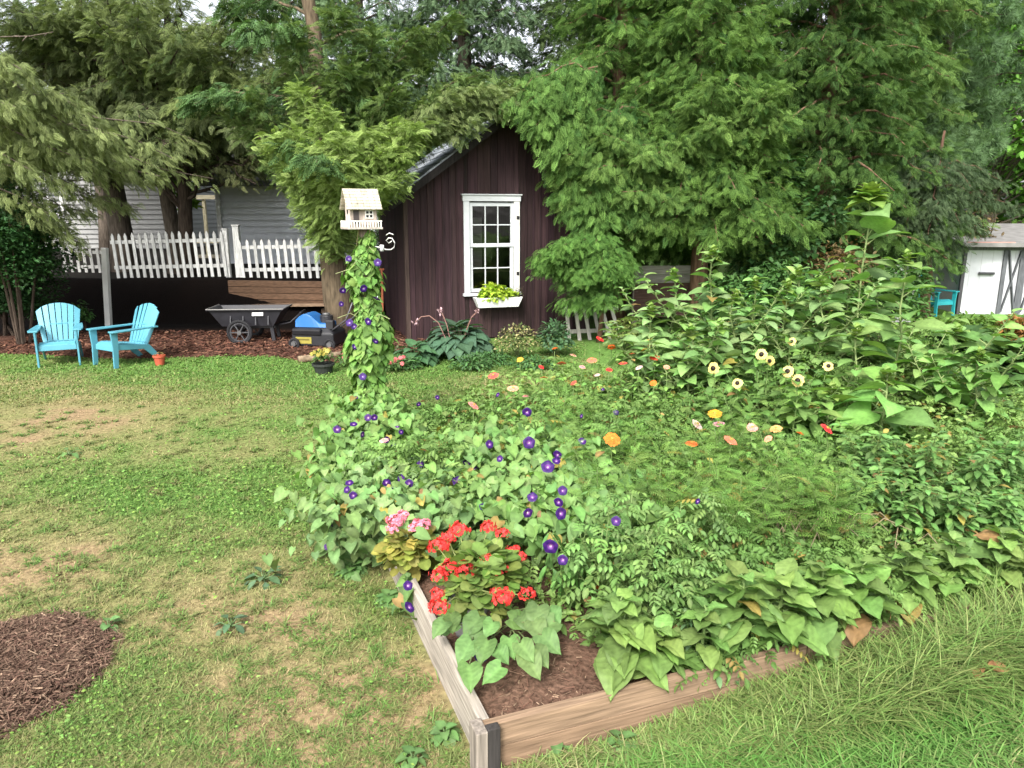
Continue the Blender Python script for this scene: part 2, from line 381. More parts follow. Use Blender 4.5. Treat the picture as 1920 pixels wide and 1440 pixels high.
def lawn(n, reg, hmin, hmax, wpx, long_=False):
    x, y, t = scatter(n, *reg)
    k = (~in_bed(x, y)) & (mulch_front(x, y) < .05+.1*rng.random(n)) & (mulch_back(x, y) < .05) & (y < 17)
    u_, v_ = uv(x, y)
    k &= ~((x > -1.9) & (y > 12.9))
    x, y, t = x[k], y[k], t[k]; g = greenness(x, y); n = len(x)
    keep = rng.random(n) < .5+.6*g; x, y, t, g = x[keep], y[keep], t[keep], g[keep]; n = len(x)
    a = rng.random(n)*2*PI; lean = (.25+.75*rng.random(n))*(1.5 if long_ else 1.15)
    fw = np.stack([np.cos(a)*lean, np.sin(a)*lean, np.ones(n)*(.9 if long_ else .62)], 1)
    up = np.stack([np.cos(a), np.sin(a), -np.ones(n)*.2], 1)
    h = (hmin+(hmax-hmin)*rng.random(n)**1.6)*(.6+.55*np.clip(g, 0, 1))
    wd = np.maximum(wpx*t/740, .0016)
    gg = np.clip(g+(.5 if long_ else .38)*(rng.random(n)-.5)-np.where(rng.random(n) < .16, .5, 0), 0, 1)
    c = lawn_col(gg)*(.72+.6*rng.random((n, 1)))*(np.array([.78, .95, .85]) if long_ else 1)
    m_ = MB()
    T = blade_t(4 if long_ else 2, 1.0, .55 if long_ else .3)
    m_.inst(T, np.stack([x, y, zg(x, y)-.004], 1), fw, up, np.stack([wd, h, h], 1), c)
    return m_
m_ = lawn(380000, (-420, 1000, 690, 1720), .018, .06, .5)
kind(m_.build('lawn_grass', M['grass']), 'stuff')
m_ = lawn(75000, (-420, 1100, 645, 760), .025, .07, .6)
kind(m_.build('far_lawn_grass', M['grass']), 'stuff')
m_ = lawn(112000, (880, 2300, 1000, 1720), .04, .18, .9, True)
kind(m_.build('long_grass', M['grass']), 'stuff')
# scattered tufts in the thin lawn
nt_ = 2300; x, y, t = scatter(nt_, -420, 930, 760, 1720); k = (~in_bed(x, y, .02)) & (mulch_front(x, y) < -.02); x, y, t = x[k], y[k], t[k]; nb = 22
X = np.repeat(x, nb)+rng.normal(0, .022, len(x)*nb); Y = np.repeat(y, nb)+rng.normal(0, .022, len(x)*nb); T_ = np.repeat(t, nb); tn = np.repeat(rng.random(len(x)), nb); n = len(X); a = rng.random(n)*2*PI; ln = .5+.8*rng.random(n)
h = (.03+.055*rng.random(n))*(.7+.6*np.repeat(rng.random(len(x)), nb)); m_ = MB()
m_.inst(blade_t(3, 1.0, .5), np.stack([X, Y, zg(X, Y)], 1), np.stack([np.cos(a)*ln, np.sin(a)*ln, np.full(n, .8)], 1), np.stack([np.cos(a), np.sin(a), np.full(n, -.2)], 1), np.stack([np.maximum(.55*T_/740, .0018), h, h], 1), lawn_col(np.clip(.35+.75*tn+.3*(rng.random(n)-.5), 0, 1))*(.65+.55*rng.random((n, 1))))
kind(m_.build('lawn_tufts', M['grass']), 'stuff')
# taller tufts along the front board
n = 34000; U = .15+5.6*rng.random(n)**.9; Vv = -.03-.32*rng.random(n)**1.6; P = np.array([bed(a, b) for a, b in zip(U, Vv)]); a = rng.random(n)*2*PI; ln = .2+.6*rng.random(n)
h = (.15+.28*rng.random(n)**1.3)*np.clip(.58*U-.2, .14, 1.3); m_ = MB()
m_.inst(blade_t(4, 1.0, .55), P, np.stack([np.cos(a)*ln, np.sin(a)*ln-.15, np.full(n, .95)], 1), np.stack([np.cos(a), np.sin(a), np.full(n, -.2)], 1), np.stack([np.full(n, .003)*(.7+.7*rng.random(n)), h, h], 1), lawn_col(np.clip(.85+.5*(rng.random(n)-.6), 0, 1))*(.65+.6*rng.random((n, 1))))
kind(m_.build('board_edge_grass', M['grass']), 'stuff')
# broad-leaved weeds and clover in the greener patches
x, y, t = scatter(78000, -420, 1000, 660, 1720); g = greenness(x, y)
k = (~in_bed(x, y)) & (mulch_front(x, y) < 0) & (mulch_back(x, y) < 0) & (rng.random(len(x)) < sstep(.4, 1.15, g)*.85+.04) & (y < 12)
x, y, t, g = x[k], y[k], t[k], g[k]; n = len(x)
m_ = MB(); s_ = np.clip(.006+.003*t, .009, .026)*(.6+.9*rng.random(n))
m_.inst(SIMPLE, np.stack([x, y, zg(x, y)+.012+.03*rng.random(n)], 1), rdir(n, -.2, .5), rdir(n, .5, 1), s_, jit((.15, .25, .06), n, .35, .12)*(.7+.4*rng.random((n, 1))))
kind(m_.build('clover_leaves', M['soft']), 'stuff')
# ---------------------------------------------------------------- shed
SA = R(18); so0 = G(768, 642); so0[2] = 0
def shw(u, v, z=0.0): return np.array([so0[0]+u*math.cos(SA)-v*math.sin(SA), so0[1]+u*math.sin(SA)+v*math.cos(SA), z])
SW, SL, SE, SP_ = 3.42, 3.2, 2.62, .72                       # width, depth, eave height, roof pitch
shed = thing('garden_shed', 'dark brown board-and-batten shed with a white sash window under the trees', 'shed', so0, SA)
def board_col(): return np.array([.030, .0155, .0175])*(.6+.75*random.random())*np.array([1, .92+.16*random.random(), .92+.16*random.random()])
def gable_top(u): return SE+SP_*min(u, SW-u)
WU0, WU1, WZ0, WZ1 = 1.10, 1.95, .86, 2.44                    # window opening
wl = MB()
edges = [0]
while edges[-1] < SW-.01: edges.append(min(SW, edges[-1]+.118+.03*random.random()))
for q in (WU0, WU1):
    k = min(range(len(edges)), key=lambda i: abs(edges[i]-q)); edges[k] = q
for a, b in zip(edges[:-1], edges[1:]):
    if b-a < .01: continue
    c = board_col(); j = random.random()*.012
    def piece(z0, za, zb):
        V = [(x, y, z) for y in (-.026-j, 0) for x, z in ((a+.003, z0), (b-.003, z0), (b-.003, zb), (a+.003, za))]
        wl.add(np.array(V), np.array([[0, 1, 2, 3], [7, 6, 5, 4], [0, 4, 5, 1], [1, 5, 6, 2], [2, 6, 7, 3], [3, 7, 4, 0]]), c)
    if a >= WU0-.001 and b <= WU1+.001:
        piece(.02, WZ0, WZ0); piece(WZ1, gable_top(a), gable_top(b))
    else: piece(.02, gable_top(a), gable_top(b))
    if random.random() < .75 and not (a > WU0-.1 and a < WU1+.1) and .3 < a < SW-.3: wl.box((a, -.045, gable_top(a)/2-.02), (.028, .02, gable_top(a)-.08), None, board_col())
# side walls, back and corner posts
for u0 in (0, SW):
    v = 0.03
    while v < SL-.02:
        v1 = min(SL-.02, v+.13); wl.box((u0+(.01 if u0 else -.01), (v+v1)/2, SE/2+.01), (.024, v1-v-.006, SE-.02), None, board_col()*1.25); v = v1
wl.box((SW/2, SL, SE/2), (SW, .03, SE), None, (.03, .02, .02))
wl.add([(0, SL, SE), (SW, SL, SE), (SW/2, SL, SE+SP_*SW/2)], np.array([[0, 2, 1]]), (.03, .02, .02))
wl.box((SW/2, SL/2, .02), (SW-.1, SL-.1, .04), None, (.05, .04, .03))
wl.build('wall', M['shedwood'], shed)
for x_, c_ in ((-.012, (.055, .036, .03)), (SW+.012, (.035, .022, .022))):
    tr = MB(); tr.box((x_, -.015, SE/2), (.07, .09, SE-.04), None, c_); tr.build('corner_board', M['shedwood'], shed, bevel=.004)
rf = MB(); ov, fo = .32, .34
for s in (-1, 1):
    e0 = np.array([SW/2, 0, SE+SP_*SW/2+.05]); e1 = np.array([SW/2+s*(SW/2+ov), 0, SE-SP_*ov+.05])
    nrm = norm(np.cross(e1-e0, [0, 1, 0])*-s); 
    if nrm[2] < 0: nrm = -nrm
    nC = 9
    for i in range(nC):                                         # overlapping courses of felt
        a = e0+(e1-e0)*i/nC; b = e0+(e1-e0)*((i+1)/nC+.012); lift = nrm*.018
        V = []
        for p, up_ in ((a, 0.003), (b, .016)):
            for y in (-fo, SL+.2): V += [p+np.array([0, y, 0])+nrm*up_, p+np.array([0, y, 0])-nrm*.03]
        rf.add(np.array(V), np.array([[0, 2, 6, 4], [1, 5, 7, 3], [0, 4, 5, 1], [2, 3, 7, 6], [4, 6, 7, 5], [0, 1, 3, 2]]), np.array([.33, .36, .39])*(.8+.35*random.random()))
rf.build('roof', M['roof'], shed)
fb = MB()
for s in (-1, 1):
    e0 = np.array([SW/2, -fo-.013, SE+SP_*SW/2-.04]); e1 = np.array([SW/2+s*(SW/2+ov), -fo-.013, SE-SP_*ov-.04])
    fb.bar(e0, e1, .02, .12, up=np.cross(e1-e0, [0, 1, 0])*1.0, col=(.018, .014, .014))
fb.build('barge_board', M['shedwood'], shed)
# sash window with its casing
win = MB(); wc = (WU0+WU1)/2; ww = WU1-WU0; W_ = (.50, .525, .54)
tw = .105
win.box((WU0-tw/2+.012, -.062, (WZ0+WZ1)/2+.02), (tw, .04, WZ1-WZ0+.10), None, W_)
win.box((WU1+tw/2-.012, -.062, (WZ0+WZ1)/2+.02), (tw, .04, WZ1-WZ0+.10), None, (.64, .63, .60))
win.box((wc, -.066, WZ1+.065), (ww+2*tw+.01, .052, .105), None, W_); win.box((wc, -.075, WZ1+.125), (ww+2*tw+.05, .08, .022), None, W_)
win.box((wc, -.07, WZ0-.04), (ww+2*tw+.03, .07, .05), None, W_)
wf = win.build('window', M['paint'], shed, bevel=.004)
zm = WZ0+.52*(WZ1-WZ0)
for z0, z1, y, nm in ((zm-.02, WZ1-.01, -.034, 'sash'), (WZ0, zm+.03, -.014, 'sash')):
    s_ = MB(); t_ = .062
    s_.box((WU0+t_/2+.012, y, (z0+z1)/2), (t_, .034, z1-z0), None, W_); s_.box((WU1-t_/2-.012, y, (z0+z1)/2), (t_, .034, z1-z0), None, W_)
    s_.box((wc, y, z1-t_/2), (ww-2*t_-.024, .0335, t_), None, W_); s_.box((wc, y, z0+t_/2), (ww-2*t_-.024, .0335, t_), None, W_)
    iw = ww-2*t_-.024
    for k in (-1, 1): s_.box((wc+k*iw/6, y-.002, (z0+z1)/2), (.02, .022, z1-z0-2*t_), None, W_)
    s_.box((wc, y-.004, (z0+z1)/2), (iw, .021, .02), None, W_)
    s_.build(nm, M['paint'], wf, bevel=.002)
    g_ = MB(); g_.add([(WU0+.06, y+.008, z0+.05), (WU1-.06, y+.008, z0+.05), (WU1-.06, y+.008, z1-.05), (WU0+.06, y+.008, z1-.05)], np.array([[0, 1, 2, 3]])); g_.build('pane', M['glass'], wf)
for z in (2.17, 1.18):
    h_ = MB(); h_.box((WU1+.055, -.088, z), (.05, .012, .06), None, (.02, .02, .022)); h_.tube([(WU1+.055, -.09, z-.005), (WU1+.055, -.115, z-.005)], .012, 8, (.02, .02, .02)); h_.build('shutter_bracket', M['black'], shed, bevel=.003)
# curtain remnants and shelf clutter seen dimly through the panes
cu = MB(); cu.box((wc-.25, .25, 1.72), (.3, .02, .9), None, (.22, .2, .19)); cu.box((wc, .5, 1.2), (1.6, .3, .04), None, (.1, .07, .05)); cu.build('shelf', M['oldwood'], shed)
# window box and its lime plant
wb0 = shw(1.13, -.115, .0); wb = thing('window_box', 'white wooden window box hung beneath the shed window', 'planter', shw(wc+.06, -.20, .60), SA)
m_ = MB(); L_ = .88; 
V = [(sx*(L_/2-(.0 if z else .07)), y*(.11 if z else .075), z*.175) for z in (0, 1) for y in (-1, 1) for sx in (-1, 1)]
Vi = [(p[0]*.95, p[1]*.8, p[2]+.0 if p[2] else .02) for p in V]
m_.add(V+Vi, np.array([[0, 1, 5, 4], [1, 3, 7, 5], [3, 2, 6, 7], [2, 0, 4, 6], [0, 2, 3, 1], [8, 12, 13, 9], [9, 13, 15, 11], [11, 15, 14, 10], [10, 14, 12, 8], [4, 5, 13, 12], [5, 7, 15, 13], [7, 6, 14, 15], [6, 4, 12, 14]]), (.74, .74, .72))
for x in (-.15, .14): m_.box((x, -.104, .09), (.012, .014, .15), rx3(-.2), (.68, .68, .66))
m_.build('box', M['oldpaint'], wb)
s_ = MB(); s_.box((0, 0, .14), (.8, .15, .03), None, (.03, .02, .015)); s_.build('potting_soil', M['soil'], wb)
def leafy(mb, c, rad, n, L, col, T=HEART, hemi=True, up=.7, droop=.1):
    d = rdir(n, -.15 if hemi else -1, 1); r_ = rng.random(n)**.45
    p = np.array(c)+d*np.array(rad)*r_[:, None]
    f = norm(d*np.array([1, 1, .4])+rng.normal(0, .35, (n, 3))-np.array([0, 0, droop])); u = norm(d*.5+np.array([0, 0, up])+rng.normal(0, .25, (n, 3)))
    mb.inst(T, p, f, u, L*(.6+.7*rng.random(n)), col)
pl = thing('lime_trailing_plant', 'lime green leafy plant filling the white window box', 'plant', wb.location+0*wb.location, SA)
m_ = MB(); leafy(m_, (.0, .0, .17), (.38, .12, .20), 420, .075, jit((.30, .42, .045), 420, .3), HEART); leafy(m_, (-.08, 0, .27), (.22, .1, .17), 160, .07, jit((.34, .46, .05), 160, .25), HEART); m_.build('foliage', M['leaf'], pl)
pl2 = thing('wire_trellis_sprig', 'small dark sprig at the end of the white window box', 'plant', wb.location, SA)
m_ = MB(); leafy(m_, (.40, .0, .2), (.07, .07, .13), 50, .035, jit((.09, .10, .05), 50, .3), SIMPLE)
for a in range(5): m_.tube([(.40, 0, .14), (.40+.05*math.cos(a*1.3), .04*math.sin(a*1.3), .25), (.40+.09*math.cos(a*1.3), .07*math.sin(a*1.3), .36)], .003, 4, (.08, .06, .04))
m_.build('foliage', M['leaf'], pl2)

# ---------------------------------------------------------------- raised bed of timber
rb = thing('raised_garden_bed', 'low timber raised bed with a grey corner post, full of flowers', 'raised bed', (BC[0], BC[1], 0), BA)
def wood_board(L, axis, off, tint, nm, z0, z1, th=.045, n=1):
    m_ = MB()
    if axis == 0: m_.box((off+L/2, th/2, (z0+z1)/2), (L, th, z1-z0), None, tint)
    else: m_.box((th/2, off+L/2, (z0+z1)/2), (th, L, z1-z0), None, tint)
    return m_.build(nm, M['oldwood'] if axis == 0 else M['oldwoody'], rb, bevel=.004)
M['oldwoody'] = mat_vc('weathered_timber_long', .85, .15, .5, 7, 0, .5, (9, .5, 9))
wood_board(1.62, 0, .0, (.21, .14, .09), 'front_board', .0, .105); o = wood_board(1.62, 0, .0, (.235, .16, .105), 'front_board', .107, .215)
wood_board(BU-1.63, 0, 1.63, (.17, .115, .075), 'front_board', .0, .21)
wood_board(2.3, 1, .05, (.34, .30, .255), 'side_board', .0, .213); wood_board(BV-2.36, 1, 2.356, (.31, .275, .235), 'side_board', .0, .21)
for nm, c_, s_ in (('far_board', (BU/2, BV, .105), (BU, .045, .21)), ('side_board', (BU, BV/2, .105), (.045, BV-.05, .21))):
    m_ = MB(); m_.box(c_, s_, None, (.25, .2, .15)); m_.build(nm, M['oldwood'], rb, bevel=.004)
for c_, s_, k_ in (((-.018, -.002, .112), (.05, .095, .232), (.22, .19, .16)), ((.035, -.021, .112), (.055, .04, .232), (.04, .036, .034))):
    m_ = MB(); m_.box(c_, s_, None, k_); m_.build('corner_post', M['oldwoodv'], rb, bevel=.005)
for c_, s_ in (((2.34, .07, .12), (.08, .05, .2)), ((.075, 2.35, .1), (.05, .09, .2))):
    m_ = MB(); m_.box(c_, s_, None, (.2, .16, .12)); m_.build('stake', M['oldwoodv'], rb, bevel=.004)
m_ = MB()
V, Q = sheet(np.arange(.045, BU-.02, .05), np.arange(.045, BV-.02, .05), lambda X, Y: .125+.05*fbm(X*2.5, Y*2.5, 4, 4)+.012*vn(X*22, Y*22, 6))
m_.add(V, Q, np.array([.135, .08, .056])*(.6+.8*fbm(V[:, 0]*5, V[:, 1]*5, 14, 4))[:, None]); m_.build('soil', M['soil'], rb, smooth=True)
n = 5200; P = np.stack([.06+2.2*rng.random(n), .06+1.5*rng.random(n)**1.3, np.zeros(n)], 1); P[:, 2] = .135+.05*fbm(P[:, 0]*2.5, P[:, 1]*2.5, 4, 4)+.012*rng.random(n)
T = (np.array([[-.5, -.5, 0], [.5, -.5, 0], [.5, .5, .15], [-.5, .5, .15]]), [np.array([[0, 1, 2, 3]])], np.ones(4))
m_ = MB(); L = .012+.05*rng.random(n)**2; m_.inst(T, P, rdir(n, -.25, .25), rdir(n, .3, 1), np.stack([.0022+.003*rng.random(n), L, L], 1), mixc((.12, .065, .045), (.33, .23, .155), (rng.random(n) > .72)*1.0*rng.random(n))*(.6+.7*rng.random((n, 1))))
o = m_.build('straw_litter', M['chip'], rb); kind(o, 'stuff')

# ---------------------------------------------------------------- plastic adirondack chairs
def adirondack(name, label, loc, rz, tint, group=None):
    t = thing(name, label, 'chair', loc, rz, group); P = M['plastic']; tn = np.array(tint)
    m_ = MB()                                                   # seat: slats following a dipped curve, front apron
    ys_ = np.linspace(-.36, .18, 8); zs_ = np.array([.335, .372, .366, .35, .332, .315, .30, .287])
    for i in range(7):
        a = np.array([0, ys_[i], zs_[i]]); b = np.array([0, ys_[i+1]-.008, zs_[i+1]]); m_.bar(a, b, .50-.004*i, .02, col=tn)
    m_.box((0, -.365, .30), (.52, .022, .085), rx3(-.12), tn)
    m_.build('seat', P, t, bevel=.005)
    m_ = MB(); tilt = R(24)
    for i in range(7):                                          # fan back with an arched top
        k = i-3; w0, w1 = .060, .083; x0 = k*.069; x1 = k*.093; V = []
        arch = lambda x_: .50+.24*math.sqrt(max(0, 1-(x_/.36)**2)); tl, tr_ = arch(x1-w1/2), arch(x1+w1/2); top = (tl+tr_)/2
        nseg = 5
        for q in range(nseg+1):
            f = q/nseg; L = f*top; xx = x0+(x1-x0)*f**.8; ww_ = (w0+(w1-w0)*f)/2*1; yy = .165+L*math.sin(tilt)+.035*(k/3)**2*-1.0*0+(-.03*abs(k)/3*f); zz = .255+L*math.cos(tilt)
            da, db = (tl-top)*f, (tr_-top)*f
            V += [(xx-ww_, yy, zz+da), (xx+ww_, yy, zz+db), (xx+ww_, yy+.016, zz-.006+db), (xx-ww_, yy+.016, zz-.006+da)]
        Fq = []
        for q in range(nseg):
            b = q*4; Fq += [[b, b+1, b+5, b+4], [b+1, b+2, b+6, b+5], [b+2, b+3, b+7, b+6], [b+3, b, b+4, b+7]]
        Fq += [[3, 2, 1, 0], [nseg*4, nseg*4+1, nseg*4+2, nseg*4+3]]
        m_.add(V, np.array(Fq), tn*(1+.05*(i % 2)))
    m_.bar((-.27, .335, .60), (.27, .335, .60), .05, .022, up=(0, -.4, 1), col=tn*.9); m_.bar((-.22, .215, .33), (.22, .215, .33), .05, .022, up=(0, -.4, 1), col=tn*.9)
    m_.build('backrest', P, t, bevel=.004)
    for s in (-1, 1):
        m_ = MB()                                               # arm: broad paddle
        V = [(s*(.285+dx), y, .565+dz) for dz in (0, .024) for (dx, y) in ((-.05, -.44), (.075, -.44), (.095, -.36), (.085, -.1), (.045, .36), (-.03, .36), (-.055, -.1))]
        n_ = 7; m_.add(V, [list(range(n_))[::(1 if s < 0 else -1)], [n_+i for i in range(n_)][::(-1 if s < 0 else 1)]]+[[i, (i+1) % n_, n_+(i+1) % n_, n_+i][::(-1 if s < 0 else 1)] for i in range(n_)], tn)
        m_.build('armrest', P, t, bevel=.006)
        m_ = MB()
        V = [(s*x, y, z) for x in (.268, .296) for (y, z) in ((-.435, 0), (-.36, 0), (-.325, .34), (-.32, .565), (-.435, .565), (-.42, .33))]
        m_.add(V, [[5, 4, 3, 2, 1, 0], [6, 7, 8, 9, 10, 11]]+[[i, (i+1) % 6, 6+(i+1) % 6, 6+i] for i in range(6)], tn*.97); m_.build('leg', P, t, bevel=.005)
        m_ = MB()
        V = [(s*x, y, z) for x in (.258, .283) for (y, z) in ((.36, 0), (.45, 0), (.20, .30), (-.33, .37), (-.33, .28), (.10, .24))]
        m_.add(V, [[5, 4, 3, 2, 1, 0], [6, 7, 8, 9, 10, 11]]+[[i, (i+1) % 6, 6+(i+1) % 6, 6+i] for i in range(6)], tn*.95); m_.build('leg', P, t, bevel=.005)
    t.scale = (.94, .94, .94); return t
BLUE = (.085, .29, .37)
adirondack('adirondack_chair', 'turquoise plastic garden chair facing the lawn, beside the dark evergreen bush', G(117, 679), R(26), BLUE, 'turquoise plastic chairs on the lawn')
adirondack('adirondack_chair', 'turquoise plastic garden chair turned in profile beside the small red pot', G(243, 680), R(-31), BLUE, 'turquoise plastic chairs on the lawn')

# ---------------------------------------------------------------- white post and picket fences
pp = G(204, 616); m_ = MB(); pz = float(zg(pp[0], pp[1]))
tp = D(196, 465, pp[1]); m_.bar((pp[0], pp[1], pz-.05), tp, .105, .105, up=(0, 1, 0), col=(.80, .80, .78))
o = m_.build('fence_post', M['paint'], bevel=.006); tag(o, 'single tall white post standing in front of the dark bank', 'post')
def picket_fence(label, pa, pb, npk, hgt, lean, posts, lo=.86, tint=(.62, .63, .62), zoff=.0, group='white picket fence panels on the terrace'):
    pa = np.array(pa, float); pb = np.array(pb, float); t = thing('picket_fence', label, 'fence', pa, 0, group)
    d = pb-pa; Ld = np.linalg.norm(d); d = d/Ld
    m_ = MB()
    for i in range(npk):
        f = (i+.5)/npk; b = d*Ld*f+np.array([0, -.03, zoff*f]); h = hgt*(1+.03*(random.random()-.5)); ln = lean+.02*(random.random()-.5)
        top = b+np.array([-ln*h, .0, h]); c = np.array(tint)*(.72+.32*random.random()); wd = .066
        V = []
        for p, k in ((b, 1), (b+(top-b)*.93, 1), (top, .12)):
            for y in (-.011, .011): V += [p+np.array([-wd/2*k, y, 0]), p+np.array([wd/2*k, y, 0])]
        m_.add(V, np.array([[0, 1, 5, 4], [2, 6, 7, 3], [0, 4, 6, 2], [1, 3, 7, 5], [4, 5, 9, 8], [6, 10, 11, 7], [4, 8, 10, 6], [5, 7, 11, 9], [8, 9, 11, 10], [0, 2, 3, 1]]), c)
    m_.build('pickets', M['oldpaint'], t)
    for h in (.24, .80):
        m_ = MB(); m_.bar(np.array([-lean*h*hgt, .01, h*hgt]), d*Ld+np.array([-lean*h*hgt, .01, h*hgt+zoff]), .035, .075, col=np.array(tint)*.8); m_.build('rail', M['oldpaint'], t)
    for f, w_, hh in posts:
        m_ = MB(); b = d*Ld*f+np.array([0, .05, -.12+zoff*f]); m_.box(b+np.array([0, 0, (hh+.12)/2]), (w_, w_, hh+.12), None, tint); m_.box(b+np.array([0, 0, hh+.13]), (w_*1.25, w_*1.25, .03), None, tint); m_.build('post', M['oldpaint'], t, bevel=.005)
    return t
YF = 16.5
a, b = D(218, 522, YF), D(432, 518, YF-.2); picket_fence('white picket fence panel on the dark bank behind the turquoise chairs', a, b, 17, .98, .05, [(.98, .10, 1.0)])
a, b = D(452, 524, YF-.2), D(618, 522, YF-.4); picket_fence('white picket fence panel between the gate post and the mossy trunk', a, b, 12, .86, .05, [(-.02, .13, 1.15)])
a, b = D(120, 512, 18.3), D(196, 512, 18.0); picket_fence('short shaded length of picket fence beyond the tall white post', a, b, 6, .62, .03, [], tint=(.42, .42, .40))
# timber retaining wall below the fence
rw = thing('retaining_wall', 'low retaining wall of stacked brown timbers behind the black cart', 'wall', D(432, 556, 15.75)*np.array([1, 1, 0]))
o0 = np.array(rw.location); e = D(618, 552, 15.45)-o0; e[2] = 0
for k in range(4):
    m_ = MB(); z = .42+.13*k; m_.bar(np.array([0, 0, z]), e+np.array([.02*k, .0, z]), .13, .122, col=np.array([.10, .06, .038])*(.8+.5*random.random())); m_.build('timber', M['oldwood'], rw, bevel=.008)
m_ = MB(); m_.bar(np.array([.05, -.16, .35]), e+np.array([.0, -.16, .41]), .20, .05, col=(.22, .15, .10)); m_.build('bench_board', M['oldwood'], rw, bevel=.005)
for f in (.05, .5, .95):
    m_ = MB(); p = e*f+np.array([0, -.12, 0]); m_.box(p+np.array([0, .02, .16]), (.1, .08, .32), None, (.07, .05, .035)); m_.build('support', M['oldwood'], rw)

# ---------------------------------------------------------------- garden cart
ct = thing('garden_cart', 'black plastic dump cart with spoked wheels parked on the mulch', 'cart', G(478, 640), R(4)); K = (.022, .022, .027)
m_ = MB(); z0, z1 = .36, .72
def tub(x0, x1, y, z, s): return [(x0, -y, z), (x1, -y, z), (x1, y, z), (x0, y, z)]
A = tub(-.55, .48, .30, z0, 1); B = tub(-.78, .70, .40, z1, 1); Ai = [(p[0]*.95, p[1]*.93, z0+.03) for p in A]; Bi = [(p[0]*.97, p[1]*.94, z1) for p in B]; Bo = [(p[0]*1.03, p[1]*1.07, z1) for p in B]; Bo2 = [(p[0]*1.03, p[1]*1.07, z1-.03) for p in B]
V = A+B+Ai+Bi+Bo+Bo2
q4 = lambda a, b: [[a+i, a+(i+1) % 4, b+(i+1) % 4, b+i] for i in range(4)]
m_.add(V, np.array(q4(0, 4)+[[3, 2, 1, 0], [8, 9, 10, 11]]+q4(12, 8)+q4(20, 16)+q4(16, 12)+q4(4, 20)), K)
for x in (-.35, -.1, .15, .4): m_.box((x, -.365, .53), (.03, .02, .28), rx3(-.28), K)
m_.build('tub', M['black'], ct, bevel=.008)
m_ = MB(); m_.bar((-.80, -.436, z1+.004), (.72, -.436, z1+.004), .016, .016, col=(.30, .29, .28)); m_.bar((-.80, -.43, z1+.004), (-.80, .43, z1+.004), .016, .016, col=(.30, .29, .28)); m_.bar((.72, -.43, z1+.004), (.72, .43, z1+.004), .016, .016, col=(.2, .2, .2)); m_.build('rim', M['metal'], ct)
def wheel(parent, c, r, w, spokes=6):
    m_ = MB(); a = np.linspace(0, 2*PI, 29)
    ring = lambda rr, n_, rad, col: m_.tube(np.stack([c[0]+rr*np.cos(a), np.full(29, c[1]), c[2]+rr*np.sin(a)], 1), rad, n_, col, cap=False)
    ring(r-w*.5, 8, w*.5, (.02, .02, .022)); o = m_.build('wheel', M['rubber'], parent, smooth=True)
    m2 = MB(); m2.tube(np.stack([c[0]+(r-w*1.2)*np.cos(a), np.full(29, c[1]), c[2]+(r-w*1.2)*np.sin(a)], 1), w*.3, 6, (.05, .05, .055), cap=False)
    for k in range(spokes):
        b = 2*PI*k/spokes; m2.bar(np.array(c), np.array(c)+np.array([math.cos(b), 0, math.sin(b)])*(r-w), .02, .035, up=(0, 1, 0), col=(.06, .06, .065))
    m2.tube([(c[0], c[1]-.05, c[2]), (c[0], c[1]+.05, c[2])], .045, 12, (.09, .09, .09)); m2.build('rim', M['black'], o); return o
wheel(ct, (-.16, -.47, .26), .26, .065); wheel(ct, (-.16, .47, .26), .26, .065)
m_ = MB(); m_.tube([(-.16, -.47, .26), (-.16, .47, .26)], .014, 8, K); m_.bar((-.4, -.2, .34), (.5, -.2, .34), .04, .05, col=K); m_.bar((-.4, .2, .34), (.5, .2, .34), .04, .05, col=K); m_.build('axle', M['metal'], ct)
for y in (-.22, .22):
    m_ = MB(); m_.bar((.42, y, .36), (.46, y, 0), .07, .06, up=(0, 1, 0), col=K); m_.build('leg', M['black'], ct, bevel=.004)
m_ = MB(); m_.tube([(.5, -.2, .36), (.8, -.2, .42), (1.02, -.2, .62)], .016, 8, K); m_.tube([(.5, .2, .36), (.8, .2, .42), (1.02, .2, .62)], .016, 8, K); m_.tube([(1.02, -.24, .62), (1.02, .24, .62)], .02, 8, K); m_.build('handle', M['metal'], ct, smooth=True)
m_ = MB(); m_.box((.20, -.39, .62), (.22, .006, .07), rx3(-.28), (.6, .6, .6)); m_.box((.20, -.3945, .615), (.15, .004, .02), rx3(-.28), (.25, .25, .27)); m_.build('sticker', M['paint'], ct); ct.scale = (.86, .86, .86)

# ---------------------------------------------------------------- blue and black yard machine
mw = thing('lawn_mower', 'blue and black mower with a yellow label beside the mossy trunk', 'mower', G(600, 650), R(-8))
m_ = MB(); K2 = (.015, .015, .018)
V = [(x, y, z) for z, ex, ey in ((.06, .40, .32), (.30, .40, .32), (.40, .28, .22)) for (x, y) in ((-ex, -ey), (ex, -ey), (ex, ey), (-ex, ey))]
m_.add(V, np.array([[3, 2, 1, 0], [8, 9, 10, 11]]+q4(0, 4)+q4(4, 8)), K2); m_.box((-.1, -.31, .33), (.55, .1, .12), rx3(.3), K2); m_.build('deck', M['black'], mw, bevel=.025)
m_ = MB(); a = np.linspace(0, 1, 9)
V = []; 
for t_ in a:
    x = -.36+.62*t_; h = .47+.17*math.sin(PI*min(1, t_*1.25+.1)); V += [(x, -.24, .40), (x, -.21, h), (x, .21, h), (x, .24, .40)]
m_.add(V, np.array([[4*i+j, 4*i+j+1, 4*i+j+5, 4*i+j+4][::-1] for i in range(8) for j in range(3)]+[[0, 1, 2, 3], [35, 34, 33, 32]]), (.012, .11, .33)); m_.build('engine_cover', M['plastic'], mw, bevel=.012)
